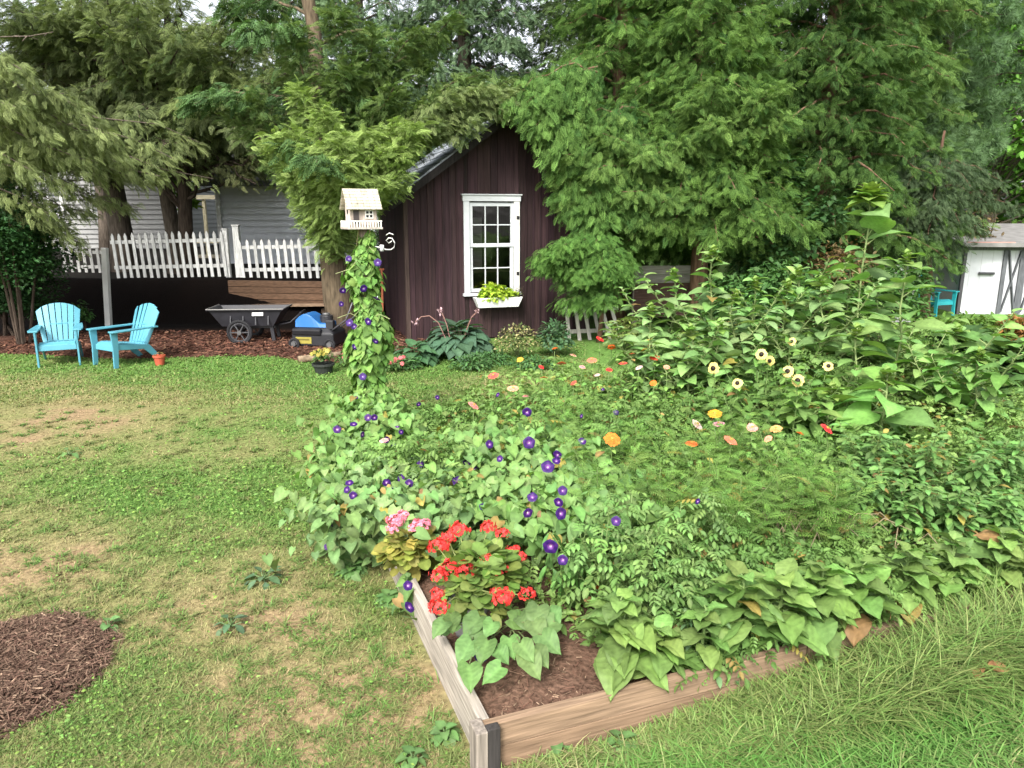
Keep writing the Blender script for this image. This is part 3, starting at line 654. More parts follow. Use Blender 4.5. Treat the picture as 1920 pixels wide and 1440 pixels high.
m_ = MB(); m_.tube([(.16, 0, .40), (.16, 0, .60)], .12, 14, (.035, .035, .04)); m_.tube([(.16, 0, .60), (.16, 0, .64)], .07, 12, (.12, .12, .12)); m_.box((.3, -.18, .45), (.14, .12, .16), None, (.03, .03, .035)); m_.build('engine', M['metal'], mw, bevel=.01)
m_ = MB(); m_.box((-.17, -.326, .17), (.30, .008, .12), None, (.27, .23, .045)); m_.box((-.17, -.3315, .185), (.22, .004, .03), None, (.12, .1, .02)); m_.build('label_plate', M['paint'], mw)
for s in (-1, 1):
    m_ = MB(); m_.tube([(.30, s*.22, .32), (.62, s*.22, .55), (.80, s*.2, .98)], .014, 8, (.09, .09, .1)); m_.build('handle', M['metal'], mw, smooth=True)
m_ = MB(); m_.tube([(.80, -.2, .98), (.80, .2, .98)], .017, 8, (.05, .05, .05)); m_.build('grip', M['rubber'], mw)
for x in (-.34, .34):
    for y in (-.36, .36): wheel(mw, (x, y, .11), .11, .05, 4)
mw.scale = (.92, .92, .92)

# ---------------------------------------------------------------- bird house on its post
BY = 6.95; bh0 = D(676, 430, BY); 
pb = bed(.42, 4.42, .12); post_top = np.array([bh0[0]+.03, BY, bh0[2]]); pb[0] = post_top[0]; pb[1] = BY
m_ = MB(); m_.tube([pb, post_top], .045, 10, (.22, .18, .14)); o = m_.build('birdhouse_post', M['oldwoodv'], smooth=True); tag(o, 'wooden post under the bird house, wrapped in morning glory', 'post')
bh = thing('birdhouse', 'little whitewashed wooden bird house with a pale shingled roof', 'birdhouse', (post_top[0]-.02, BY, post_top[2]), R(26))
bw, bd, bhh = .235, .175, .205                                   # length along ridge (x), depth (y), eave height
m_ = MB(); cW = (.55, .47, .41); cr = .135
for y in (-bd/2, bd/2): m_.box((0, y, bhh/2+.02), (bw, .012, bhh), None, (.36, .30, .26))
for x in (-bw/2, bw/2): m_.add([(x+dx, y, z) for dx in (-.006, .006) for (y, z) in ((-bd/2+.006, .02), (bd/2-.006, .02), (bd/2-.006, bhh+.02), (0, bhh+cr), (-bd/2+.006, bhh+.02))], [[0, 4, 3, 2, 1], [5, 6, 7, 8, 9]]+[[i, (i+1) % 5, 5+(i+1) % 5, 5+i] for i in range(5)], cW)
m_.box((0, 0, .012), (bw+.09, bd+.09, .018), None, (.4, .36, .32)); m_.build('walls', M['oldpaint'], bh)
m_ = MB()
for s in (-1, 1):
    e0 = np.array([0, 0, bhh+cr+.018]); e1 = np.array([0, s*(bd/2+.05), bhh-.03])
    for i in range(7):
        a_ = e0+(e1-e0)*i/7; b_ = e0+(e1-e0)*(i+1.15)/7
        for k in range(6):
            x0 = -bw/2-.045+(bw+.09)*k/6; m_.bar(a_+np.array([x0+(bw+.09)/12, 0, 0]), b_+np.array([x0+(bw+.09)/12, 0, .006]), (bw+.09)/6-.003, .008, col=np.array([.46, .42, .33])*(.75+.45*random.random()))
m_.build('roof', M['oldpaint'], bh)
m_ = MB(); m_.tube([(-bw/2-.0075, 0, .16), (-bw/2-.004, 0, .16)], .026, 14, (.008, .008, .008)); m_.build('entrance_hole', M['black'], bh)
m_ = MB()
for x in (.05,):
    m_.box((x, -bd/2-.009, .135), (.075, .006, .075), None, (.7, .68, .64))
    for dx in (-.017, .017):
        for dz in (-.017, .017): m_.box((x+dx, -bd/2-.0125, .135+dz), (.022, .003, .022), None, (.015, .015, .018))
m_.box((-.07, -bd/2-.009, .11), (.05, .006, .12), None, (.05, .04, .04)); m_.build('window', M['paint'], bh)
m_ = MB()
for k in range(13):
    x = -bw/2-.03+(bw+.06)*k/12; m_.box((x, -bd/2-.04, .045), (.010, .008, .055), None, (.68, .66, .62))
for k in range(9):
    y = -bd/2-.035+(bd+.07)*k/8; m_.box((-bw/2-.04, y, .045), (.008, .010, .055), None, (.68, .66, .62))
m_.bar((-bw/2-.04, -bd/2-.04, .075), (bw/2+.04, -bd/2-.04, .075), .006, .01, col=(.68, .66, .62)); m_.bar((-bw/2-.04, -bd/2-.04, .075), (-bw/2-.04, bd/2+.04, .075), .006, .01, col=(.68, .66, .62)); m_.build('railing', M['paint'], bh)
# bent white wire plant hook
hk = MB(); p0 = np.array([post_top[0]+.04, BY, D(700, 462, BY)[2]])
hp = [(698, 461), (708, 463), (716, 465), (724, 468), (733, 468), (739, 464), (740, 455), (735, 447), (729, 446), (724, 451), (729, 456), (735, 452)]
hk.tube([D(a, b, BY-.02) for a, b in hp], .0055, 6, (.66, .66, .64)); hk.tube([D(716, 459, BY-.03), D(716, 471, BY-.03)], .02, 8, (.6, .6, .62)); hk.tube([D(688, 460, BY), D(698, 461, BY-.02)], .0055, 6, (.6, .6, .6)); hk.tube([D(724, 441, BY-.02), D(730, 437, BY-.02), D(738, 440, BY-.02)], .005, 6, (.66, .66, .64))
o = hk.build('wire_hook', M['paint'], smooth=True); tag(o, 'curled white wire hook sticking out below the bird house', 'hook')
m_ = MB(); b0 = D(717, 612, 12.9); m_.bar((b0[0], b0[1], 0), D(716, 505, 12.95), .035, .03, up=(0, 1, 0), col=(.22, .07, .035)); m_.box(D(716, 505, 12.95), (.08, .03, .03), None, (.22, .07, .035)); o = m_.build('garden_stake', M['oldwoodv']); tag(o, 'rusty red stake leaning by the shed corner', 'stake')

# ---------------------------------------------------------------- picket piece leaning on the shed, grey boards behind
lg = thing('picket_gate', 'short weathered picket gate leaning at the shed under the cedar', 'gate', G(1112, 648)+np.array([.03, .6, 0]), R(14))
m_ = MB()
for i in range(6):
    x = -.42+.165*i; m_.bar((x+.03*i, -.02, 0), (x-.04, .13, .72+.03*random.random()), .062, .02, up=(0, -1, .2), col=np.array([.46, .43, .39])*(.75+.5*random.random()))
m_.build('pickets', M['oldpaint'], lg)
for z in (.16, .55):
    m_ = MB(); m_.bar((-.48, .03+z*.2, z), (.56, .03+z*.2, z), .03, .07, col=(.4, .38, .34)); m_.build('rail', M['oldpaint'], lg)
fn = thing('board_fence', 'grey board fence end showing between the cedar trunk and shed', 'fence', D(1190, 590, 14.6)*np.array([1, 1, 0]), R(4))
for k in range(6):
    m_ = MB(); m_.box((.3*.0+.55, 0, .32+.17*k), (1.15, .03, .162), None, np.array([.30, .28, .26] if k > 3 else [.10, .06, .05])*(.8+.4*random.random())); m_.build('board', M['oldwood'], fn)
m_ = MB(); m_.box((0, .05, .65), (.1, .1, 1.3), None, (.2, .17, .15)); m_.build('post', M['oldwoodv'], fn)

# ---------------------------------------------------------------- neighbouring houses and the white shed
def sided_house(name, label, x0, x1, y, z0, z1, depth, tint, lap, ridge, rtint, rz=0.0, wins=(), over=.35):
    t = thing(name, label, 'house', (x0, y, 0), rz); W = x1-x0; tn = np.array(tint)
    m_ = MB(); z = z0
    while z < z1-.01:
        zt = min(z1, z+lap)
        m_.add([(0, -.06, z), (W, -.06, z), (W, -.002, zt), (0, -.002, zt), (0, 0, z), (W, 0, z)], np.array([[0, 1, 2, 3], [4, 5, 1, 0]]), tn*(.97+.06*random.random()))
        for xx, s in ((0, -1), (W, 1)): m_.add([(xx+s*.022, 0, z), (xx+s*.022, depth, z), (xx+s*.002, depth, zt), (xx+s*.002, 0, zt)], np.array([[0, 1, 2, 3]]), tn)
        z = zt
    m_.box((W/2, depth, (z0+z1)/2), (W, .04, z1-z0), None, tn); m_.box((W/2, depth/2, z0-.4), (W-.02, depth, .8), None, (.2, .2, .2)); m_.build('wall', M['siding'], t)
    for x_ in (-.02, W+.02):
        m_ = MB(); m_.box((x_, -.02, (z0+z1)/2), (.12, .1, z1-z0), None, (.75, .75, .74)); m_.build('corner_trim', M['paint'], t)
    m_ = MB(); rh = ridge
    V = [(-over, -over, z1), (W+over, -over, z1), (W+over, depth/2, z1+rh), (-over, depth/2, z1+rh), (-over, depth+over, z1), (W+over, depth+over, z1)]
    V += [(p[0], p[1], p[2]-.14) for p in V]
    m_.add(V, np.array([[0, 1, 2, 3], [3, 2, 5, 4], [6, 9, 8, 7], [9, 10, 11, 8], [0, 6, 7, 1], [4, 5, 11, 10], [0, 3, 9, 6], [3, 4, 10, 9], [1, 7, 8, 2], [2, 8, 11, 5]]), rtint); m_.build('roof', M['roof'], t)
    for (xa, xb, za, zb) in wins:
        m_ = MB(); c = .09
        m_.box(((xa+xb)/2, -.03, zb+c/2), (xb-xa+2*c, .05, c), None, (.75, .75, .73)); m_.box(((xa+xb)/2, -.03, za-c/2), (xb-xa+2*c, .05, c), None, (.75, .75, .73))
        for x in (xa-c/2, xb+c/2, (xa+xb)/2): m_.box((x, -.031, (za+zb)/2), (c if x != (xa+xb)/2 else .05, .05, zb-za), None, (.75, .75, .73))
        f = m_.build('window', M['paint'], t); m2 = MB(); m2.box(((xa+xb)/2, -.024, (za+zb)/2), (xb-xa, .006, zb-za), None, (.06, .07, .075)); m2.build('pane', M['metal'], f)
    return t
sided_house('grey_sided_house', 'grey vinyl sided outbuilding behind the white picket fence', D(413, 400, 21.0)[0], D(413, 400, 21.0)[0]+4.6, 21.0, .9, 3.12, 4.0, (.72, .75, .80), .17, 1.2, (.07, .07, .075), R(-2))
hx = D(20, 400, 27)[0]
sided_house('neighbour_house', 'larger pale grey house with clapboards behind the leaning trunks', hx, hx+5.9, 27.0, .9, 4.35, 6.0, (.23, .23, .225), .17, 1.6, (.09, .085, .08), R(2), ((1.0, 1.8, 2.3, 3.5), (2.9, 3.7, 2.3, 3.5)))
# pale timber porch frame between the two houses
pf = thing('porch_frame', 'pale yellowish timber porch frame between the two grey buildings', 'porch', (D(352, 420, 23)[0], 23, .9))
for dx in (.0, .55, 1.02):
    m_ = MB(); m_.box((dx, 0, .95), (.09, .09, 1.9), None, (.50, .45, .30)); m_.build('post', M['oldwoodv'], pf)
for z in (.55, 1.85):
    m_ = MB(); m_.box((.51, -.07, z), (1.2, .05, .12), None, (.52, .47, .33)); m_.build('rail', M['oldwood'], pf)
m_ = MB(); m_.box((.5, .5, .05), (1.3, 1.2, .08), None, (.3, .27, .2)); m_.build('deck', M['oldwood'], pf)
# far white shed with dark cross-braced doors
ws0 = D(1797, 582, 17.0); ws0[2] = 0
fs = thing('white_shed', 'low white outbuilding with dark cross-braced doors past the sunflowers', 'shed', ws0, R(-6)); Wd, Hd, Dd = 3.2, 1.50, 2.6
m_ = MB(); m_.box((Wd/2, Dd/2, Hd/2), (Wd, Dd, Hd), None, (.50, .515, .545))
for k in range(14): m_.box((.12+k*.235, -.002, Hd/2), (.008, .006, Hd-.02), None, (.40, .41, .43))
m_.build('wall', M['paint'], fs)
m_ = MB()
V = [(-.25, -.35, Hd+.03), (Wd+.25, -.35, Hd+.03), (Wd+.25, Dd+.2, Hd+.42), (-.25, Dd+.2, Hd+.42)]; V += [(p[0], p[1], p[2]+.09) for p in V]
m_.add(V, np.array([[3, 2, 1, 0], [4, 5, 6, 7]]+q4(0, 4)), (.20, .195, .19)); m_.box((.35, -.3, Hd+.13), (1.0, .05, .02), None, (.42, .22, .18)); m_.build('roof', M['roof'], fs)
m_ = MB(); m_.box((-.03, -.03, Hd/2), (.07, .07, Hd), None, (.07, .07, .075)); m_.build('corner_post', M['oldwoodv'], fs)
Bk = (.10, .105, .115)
for x0 in (.84, 1.26, 1.68, 2.10, 2.52):
    m_ = MB()
    m_.box((x0, -.035, Hd/2), (.085, .03, Hd-.06), None, Bk); m_.box((x0+.36, -.035, Hd/2), (.085, .03, Hd-.06), None, Bk)
    m_.bar((x0+.05, -.036, .06), (x0+.32, -.036, Hd-.06), .028, .06, up=(0, -1, 0), col=Bk); m_.bar((x0+.05, -.052, Hd-.06), (x0+.32, -.052, .06), .028, .06, up=(0, -1, 0), col=Bk); m_.build('door', M['oldpaint'], fs)
m_ = MB(); m_.box((.48, -.04, .93), (.34, .05, .055), rx3(.1), (.07, .07, .08)); m_.build('handle', M['metal'], fs, bevel=.008)
m_ = MB(); m_.box((Wd/2, -.03, Hd-.02), (Wd, .04, .07), None, (.12, .12, .13)); m_.build('fascia', M['oldpaint'], fs)
adirondack('adirondack_chair', 'teal plastic chair half hidden beneath the dark hemlock near the white outbuilding', G(1757, 592)+np.array([0, .3, .0])*1.0, R(20), (.03, .34, .38))
m_ = MB(); c_ = D(1690, 512, 15.2); m_.box((0, 0, 0), (.62, .3, .26), None, (.42, .43, .42)); m_.box((0, 0, .15), (.7, .36, .04), None, (.36, .37, .36)); m_.box((0, .0, -.56), (.5, .22, .86), None, (.3, .3, .3))
o = m_.build('stone_pedestal', M['ground']); o.location = c_; tag(o, 'pale grey stone block on a pedestal behind the tall sunflower', 'pedestal')
# small pots on the grass
def pot(label, loc, r, h, tint, mat='clay', cat='pot', name='flower_pot'):
    t = thing(name, label, cat, loc); m_ = MB(); a = np.arange(20)*2*PI/20
    prof = [(r*.72, 0), (r*.95, h*.8), (r*1.08, h*.8), (r*1.08, h), (r*.95, h), (r*.9, h*.85), (0.001, h*.85)]
    V = [(q*math.cos(b), q*math.sin(b), z) for q, z in prof for b in a]; k = len(prof)
    m_.add(V, np.array([[i*20+j, i*20+(j+1) % 20, (i+1)*20+(j+1) % 20, (i+1)*20+j] for i in range(k-1) for j in range(20)]), tint); m_.build('pot', M[mat], t, smooth=False); return t
t = pot('small red clay pot on the grass beside the turquoise chair', G(300, 684), .085, .15, (.42, .09, .05)); m_ = MB(); leafy(m_, (0, 0, .15), (.06, .06, .05), 30, .04, jit((.2, .15, .06), 30), SIMPLE); m_.build('seedling', M['leaf'], t)
pot('dark round planter on the lawn edge holding yellow flowers', G(607, 700), .15, .15, (.03, .035, .03))
# ---------------------------------------------------------------- trees
def bark_path(base, top, n=10, wob=.08):
    base = np.array(base, float); top = np.array(top, float); t = np.linspace(0, 1, n)
    p = base+(top-base)*t[:, None]; p[1:, 0] += np.cumsum(rng.normal(0, wob/3, n-1)); p[1:, 1] += np.cumsum(rng.normal(0, wob/3, n-1)); return p
def along(p, t):
    t = np.asarray(t, float)*(len(p)-1); i = np.clip(t.astype(int), 0, len(p)-2); f = (t-i)[..., None]; return p[i]*(1-f)+p[i+1]*f
class Tree:
    def __init__(s, name, label, cat, base, top, r, bark, group=None, pts=None):
        s.t = thing(name, label, cat, base, 0, group); s.trunk = MB(); s.crown = MB(); s.p = bark_path(base, top) if pts is None else np.array(pts, float)
        s.r = r; s.bark = np.array(bark); k = len(s.p)
        f = np.linspace(1, .12, k)**.8; f[0] *= 1.25
        s.trunk.tube(s.p, r*f, 14, s.bark, rough=.14)
    def zt(s, z): return np.clip((z-s.p[0, 2])/(s.p[-1, 2]-s.p[0, 2]), 0, 1)
    def limb(s, p0, p1, sag=.15, dens=60, W=.5, size=(.2, .38), T=HEM, cols=((.06, .11, .035), (.10, .15, .045)), r=.03, hang=.3, s0=.12, bare=False, lift=0.0, fuzz=0.25):
        p0 = np.array(p0, float); p1 = np.array(p1, float); L = np.linalg.norm(p1-p0); t = np.linspace(0, 1, 8)
        path = p0+(p1-p0)*t[:, None]; path[:, 2] += sag*L*np.sin(PI*t)*(1 if sag > 0 else 1); path[1:-1] += rng.normal(0, .02*L, (6, 3))
        s.trunk.tube(path, r*(1-.82*t), 6, s.bark*1.1, cap=False)
        d = norm(p1-p0); lat = norm(np.cross(d, [0, 0, 1.0]))
        if bare:
            for k in range(int(4*L)):
                q = rng.random()*.85+.1; a = along(path, q); sd_ = lat*rng.choice([-1, 1])*(.5+.5*rng.random())+d*.5+np.array([0, 0, rng.normal(-.1, .3)])
                ll = (.25+.5*rng.random())*(1.1-q); e = a+norm(sd_)*ll; mid = (a+e)/2+rng.normal(0, .04, 3)
                s.trunk.tube([a, mid, e], [.011, .007, .003], 4, s.bark*1.3, cap=False)
        if dens <= 0: return
        n = int(dens*L*({id(HEMF): 1.7, id(TUFT): 1}.get(id(T), 2.1))); size = (size[0]*(.72 if T is CED else .62), size[1]*(.72 if T is CED else .62)) if T is not TUFT else size; q = s0+(1-s0)*rng.random(n)**.85; sgn = rng.choice([-1, 1], n); u = rng.random(n)
        wd = W*(1.12-q)*(.5+.5*np.minimum(1, q*3))
        off = sgn*u*wd
        P = along(path, q)+lat*off[:, None]+d*(np.abs(off)*.55)[:, None]+rng.normal(0, .035+.12*fuzz, (n, 3)); P[:, 2] += lift*rng.random(n)-hang*(np.abs(off)/max(W, .01))**1.5*W*.8-.03
        f = d*(.55+.5*(q > .9)[:, None])+lat*(sgn*(.35+.6*u))[:, None]+np.array([0, 0, -1])*(hang*(.35+.8*rng.random((n, 1))))+rng.normal(0, .2+.6*fuzz, (n, 3))
        up = np.array([0, 0, 1.0])+rng.normal(0, .3+.6*fuzz, (n, 3))
        c = mixc(cols[0], cols[1], np.clip(u*.6+.4*q+rng.normal(0, .22, n), 0, 1))*(.75+.5*rng.random((n, 1)))
        s.crown.inst(T, P, f, up, size[0]+(size[1]-size[0])*rng.random(n), c)
    def whorls(s, z0, z1, n, L0, L1, rise=.1, droop=.1, **k):
        ga = rng.random()*6
        for i in range(n):
            f = (i+rng.random())/n; z = z0+(z1-z0)*f; a = ga+i*2.4; L = (L0+(L1-L0)*f)*(.72+.5*rng.random())
            flt = k.get('flt'); 
            if flt and not flt(a % (2*PI), z): continue
            p0 = along(s.p, s.zt(z)); p1 = p0+np.array([math.cos(a)*L, math.sin(a)*L, (rise-droop*(1-f))*L+rng.normal(0, .12)])
            kk = {q: v for q, v in k.items() if q != 'flt'}
            if s.blocked(p1): continue
            s.limb(p0, p1, r=.05*(1-.6*f)*min(1, s.r/.2), **kk)
    def blocked(s, p):
        """limb tips may not end inside the shed"""
        dx, dy = p[0]-so0[0], p[1]-so0[1]; u = dx*math.cos(SA)+dy*math.sin(SA); v = -dx*math.sin(SA)+dy*math.cos(SA)
        return (-.2 < u < SW+.2) and (-.3 < v < SL+.2) and p[2] < SE+SP_*min(u, SW-u)+.35
    def done(s, cm='needle'):
        s.trunk.build('trunk', M['bark'], s.t, world=True, smooth=True)
        if s.crown.n: s.crown.build('crown', M[cm], s.t, world=True)
        return s.t
GREYBARK = (.105, .085, .068); REDBARK = (.14, .085, .055); DARKBARK = (.06, .045, .035)
YEL = ((.15, .23, .065), (.33, .44, .14)); HG = ((.05, .10, .04), (.10, .18, .06)); OLV = ((.11, .15, .06), (.25, .30, .12)); BLUEG = ((.065, .115, .065), (.13, .20, .10)); CG = ((.034, .088, .022), (.115, .205, .044)); DK = ((.022, .042, .018), (.05, .085, .03))

# hemlock right beside the shed
pts = [(-3.02, 13.55, -.05), D(633, 560, 13.5), D(622, 480, 13.45), D(616, 400, 13.4), D(606, 310, 13.4), D(596, 200, 13.5), D(590, 60, 13.6), (-4.0, 13.8, 9), (-4.1, 13.9, 13)]
t1 = Tree('hemlock_tree', 'hemlock with mossy brown trunk and drooping yellow-green boughs beside the shed', 'tree', (-3.02, 13.55, 0), None, .27, (.105, .08, .052), pts=pts)
for (px, py, Y, z0, dn, W) in ((500, 275, 12.4, 3.2, 110, .45), (515, 255, 11.9, 3.3, 110, .45), (545, 240, 11.8, 3.6, 120, .55), (560, 165, 12.2, 4.2, 110, .5), (605, 205, 11.6, 3.8, 130, .5), (640, 260, 11.3, 3.4, 140, .6), (690, 250, 11.6, 3.5, 130, .55), (745, 238, 11.9, 3.5, 130, .5), (770, 236, 11.7, 3.4, 120, .45),
        (725, 280, 11.6, 3.1, 130, .5), (695, 310, 11.9, 2.9, 120, .45), (640, 300, 11.3, 3.0, 110, .45), (575, 285, 11.6, 3.0, 110, .4), (545, 315, 12.2, 2.8, 80, .25), (738, 305, 12.2, 2.8, 110, .35), (765, 255, 11.8, 3.4, 130, .6), (750, 292, 11.7, 3.1, 130, .6), (775, 275, 11.9, 3.3, 120, .55), (722, 335, 11.6, 2.9, 130, .55), (757, 322, 11.8, 2.9, 120, .5), (700, 345, 11.7, 2.8, 130, .5), (665, 330, 11.4, 2.9, 120, .5), (785, 238, 11.8, 3.6, 110, .5), (620, 320, 11.6, 2.9, 100, .45), (610, 280, 11.5, 3.2, 140, .6)):
    p0 = along(t1.p, t1.zt(z0)); t1.limb(p0, D(px, py, Y), sag=.12, dens=dn*.72, W=W*.72, size=(.18, .36), T=HEMF, cols=YEL, r=.03, hang=.42)
for (px, py, Y, z0) in ((640, 420, 13.1, 2.5),):
    p0 = along(t1.p, t1.zt(z0)); t1.limb(p0, D(px, py, Y), sag=.2, dens=120, W=.16, size=(.12, .24), T=HEMF, cols=YEL, r=.012, hang=.9)
for (px, py, Y, z0) in ((480, 180, 12.8, 3.9), (430, 215, 13.5, 3.6), (660, 120, 12.2, 4.6), (700, 60, 12.4, 5.2), (800, 120, 12.8, 4.9), (790, 60, 12.5, 5.6), (860, 200, 13.0, 4.6), (930, 175, 13.1, 4.9), (900, 140, 12.8, 5.2), (820, 185, 12.6, 4.7), (560, 60, 12.4, 5.2), (640, 20, 12.0, 6.0), (740, 160, 12.3, 4.5), (850, 30, 12.6, 6.2), (960, 150, 13.3, 5.3)):
    p0 = along(t1.p, t1.zt(z0)); t1.limb(p0, D(px, py, Y), sag=.1, dens=95, W=.6, size=(.2, .38), T=HEMF, cols=(HG[1], (.13, .19, .055)), r=.04, hang=.45)
for (px, py, Y, z0) in ((905, 168, 12.55, 4.6), (945, 190, 12.7, 4.7), (860, 215, 12.5, 4.2), (820, 230, 12.3, 3.9), (890, 225, 12.5, 4.4), (960, 175, 12.8, 5.0), (840, 180, 12.3, 4.4), (1000, 200, 12.9, 5.0)):
    p0 = along(t1.p, t1.zt(z0)); t1.limb(p0, D(px, py, Y), sag=.14, dens=90, W=.5, size=(.18, .34), T=HEMF, cols=((.10, .16, .06), (.24, .30, .12)), r=.03, hang=.7, s0=.35)
t1.whorls(6.5, 12.8, 14, 2.6, .5, dens=42, W=.8, size=(.3, .5), cols=HG, hang=.35)
t1.done()

# leaning trunks beyond the fence, with bare lower limbs
def trunk_px(ps, Y, zlow, zhigh, lean):
    a = [D(px, py, Y) for px, py in ps]; lo = a[0].copy(); lo[2] = zlow; d = a[-1]-a[-2]; return [lo]+a+[a[-1]+norm(d)*(zhigh-a[-1][2])*.5+np.array([0, 0, (zhigh-a[-1][2])*.5])*1]
tA = Tree('hemlock_tree', 'thickest grey trunk leaning to one side behind the picket fence, olive needles', 'tree', D(236, 500, 18.5), None, .31, GREYBARK, 'old hemlocks behind the picket fence', trunk_px([(228, 440), (210, 330), (192, 220), (172, 110), (150, 0)], 18.5, .6, 14, 0))
tB = Tree('hemlock_tree', 'slimmer leaning trunk in the middle of the three behind the picket fence', 'tree', D(332, 500, 17.9), None, .20, GREYBARK, 'old hemlocks behind the picket fence', trunk_px([(326, 440), (305, 330), (282, 220), (262, 120), (240, 0)], 17.9, .6, 13, 0))
tC = Tree('hemlock_tree', 'dark upright trunk nearest the grey sided outbuilding, with long bare limbs', 'tree', D(348, 500, 17.2), None, .18, DARKBARK, 'old hemlocks behind the picket fence', trunk_px([(349, 440), (345, 330), (338, 230), (322, 120), (310, 0)], 17.2, .6, 13, 0))
for tr_, z0, tips in ((tC, 3.2, ((90, 30), (150, 100), (200, 160), (40, 90), (470, 290), (560, 325), (520, 250), (590, 300), (430, 330), (250, 60), (560, 200), (480, 345))), (tB, 3.8, ((60, 60), (0, 40), (110, 150), (420, 120), (380, 40), (250, 300), (130, 340))), (tA, 4.0, ((20, 150), (0, 80), (60, 20), (330, 90), (120, 200), (300, 250), (60, 290)))):
    for i, (px, py) in enumerate(tips):
        Y = 15.2+2.4*rng.random(); p0 = along(tr_.p, tr_.zt(z0+.28*i+.3*rng.random()-(.6 if py > 280 else 0)))
        tr_.limb(p0, D(px, py, Y), sag=.05, dens=(7 if i % 2 else 13), W=.75, size=(.2, .4), T=HEMF, cols=((.09, .115, .055), (.19, .21, .09)), r=.045, hang=.55, s0=.35, bare=True)
for tr_, n in ((tA, 14), (tB, 11), (tC, 12)):
    tr_.whorls(4.6, 7.4, n, 2.9, 2.4, dens=26, W=.85, size=(.25, .45), T=HEMF, cols=((.08, .12, .05), (.18, .22, .09)), hang=.5, bare=True)
for (px, py, Y) in ((420, 130, 14.6), (360, 180, 14.3), (400, 60, 14.2), (470, 90, 14.5), (330, 40, 14.0), (500, 30, 14.4), (530, 130, 14.2), (370, 110, 14.6), (450, 180, 14.8), (260, 20, 14.2), (180, 40, 14.2), (560, 100, 14.2), (440, 20, 14.0)):
    p0 = along(tC.p, tC.zt(4.2+1.4*rng.random())); tC.limb(p0, D(px, py, Y), sag=.08, dens=36, W=.8, size=(.22, .42), T=HEMF, cols=((.08, .13, .05), (.20, .25, .09)), r=.04, hang=.6, s0=.3)
for tr_, k in ((tA, 16), (tB, 14), (tC, 16)):
    tr_.whorls(4.8, 8.4, k+9, 3.6, 2.8, dens=24, W=1.0, size=(.3, .5), T=HEMF, cols=((.085, .12, .055), (.19, .23, .10)), hang=.5, bare=True)
for i in range(44):
    tr_ = (tA, tB, tC)[i % 3]; px = -30+460*((i*.618) % 1); py = -40+125*((i*.37) % 1); tip = D(px, py, 14.2+3.0*rng.random()); p0 = along(tr_.p, tr_.zt(tip[2]+.5+.5*rng.random()))
    tr_.limb(p0, tip, sag=.08, dens=30, W=.8, size=(.24, .44), T=HEMF, cols=((.09, .13, .055), (.21, .26, .10)), r=.035, hang=.55, s0=.3, bare=(i % 3 == 0))
for q in (tA, tB, tC): q.done()

# olive boughs reaching in from a tree outside the frame
t5 = Tree('hemlock_tree', 'olive hemlock boughs reaching in over the picket fence from outside the frame', 'tree', (-10.6, 12.2, 0), (-10.3, 12.0, 11), .28, GREYBARK)
for (px, py, Y, dn, W) in ((150, 195, 11.2, 120, .6), (120, 175, 11.0, 120, .6), (60, 150, 10.8, 120, .6), (205, 250, 11.4, 110, .45), (215, 262, 11.6, 80, .35), (90, 250, 10.9, 120, .6), (30, 200, 10.6, 120, .6), (40, 130, 10.6, 120, .5), (160, 300, 11.4, 90, .5), (230, 285, 11.8, 70, .35), (190, 330, 12.0, 90, .45), (120, 350, 11.6, 95, .5), (130, 430, 12.2, 85, .4), (60, 320, 11.2, 80, .5), (150, 455, 12.6, 80, .3), (300, 330, 12.6, 70, .45), (270, 345, 12.8, 75, .5), (240, 300, 12.4, 80, .5), (330, 300, 12.8, 60, .5), (190, 270, 12.2, 90, .5), (210, 380, 12.6, 80, .45), (110, 300, 12.0, 90, .5), (170, 400, 12.6, 80, .45), (60, 270, 11.8, 90, .5), (260, 390, 13.0, 60, .35), (380, 270, 13.2, 50, .5), (90, 400, 11.8, 80, .4), (400, 335, 13.4, 22, .25)):
    p0 = along(t5.p, t5.zt(2.3+(480-py)/480*3.2)); t5.limb(p0, D(px, py, Y), sag=.1, dens=dn*.5, W=W, size=(.16, .34), T=HEMF, cols=OLV, r=.03, hang=.7, s0=.25)
for (px, py, Y) in ((130, 210, 11.6), (175, 345, 12.0), (100, 60, 12.0)):
    p0 = along(t5.p, t5.zt(3.6)); t5.limb(p0, D(px, py, Y), sag=.06, dens=0, r=.03, bare=True)
t5.whorls(5.2, 10.5, 16, 2.6, .7, dens=34, W=.8, size=(.3, .5), cols=OLV, hang=.4)
t5.done()

# dark bushes on the far left
def bush(name, label, c, rad, n, L, col, T, cm='leaf', cat='bush', group=None, stems=6, clumps=16):
    t = thing(name, label, cat, (c[0], c[1], float(zg(c[0], c[1]))), 0, group); m_ = MB(); st = MB(); rad = np.array(rad)
    z0 = float(zg(c[0], c[1]))
    for k in range(clumps):
        d = rdir(1, -.5, 1)[0]*rng.random()**.4*.85; cc = np.array([c[0], c[1], z0+rad[2]])+d*rad
        rr = rad*(.32+.22*rng.random()); leafy(m_, cc, rr, n//clumps, L, jit(np.array(col)*(.75+.55*rng.random()), n//clumps, .3, .1), T)
    for k in range(stems):
        a = rng.random()*6.28; e = np.array([c[0]+.6*rad[0]*math.cos(a), c[1]+.6*rad[1]*math.sin(a), z0+rad[2]*1.5])
        st.tube([(c[0]+.1*math.cos(a), c[1]+.1*math.sin(a), z0-.03), ((c[0]+e[0])/2, (c[1]+e[1])/2, z0+rad[2]*.7), e], [.03, .02, .008], 6, DARKBARK, cap=False)
    st.build('stem', M['bark'], t, world=True); m_.build('foliage', M[cm], t, world=True); return t
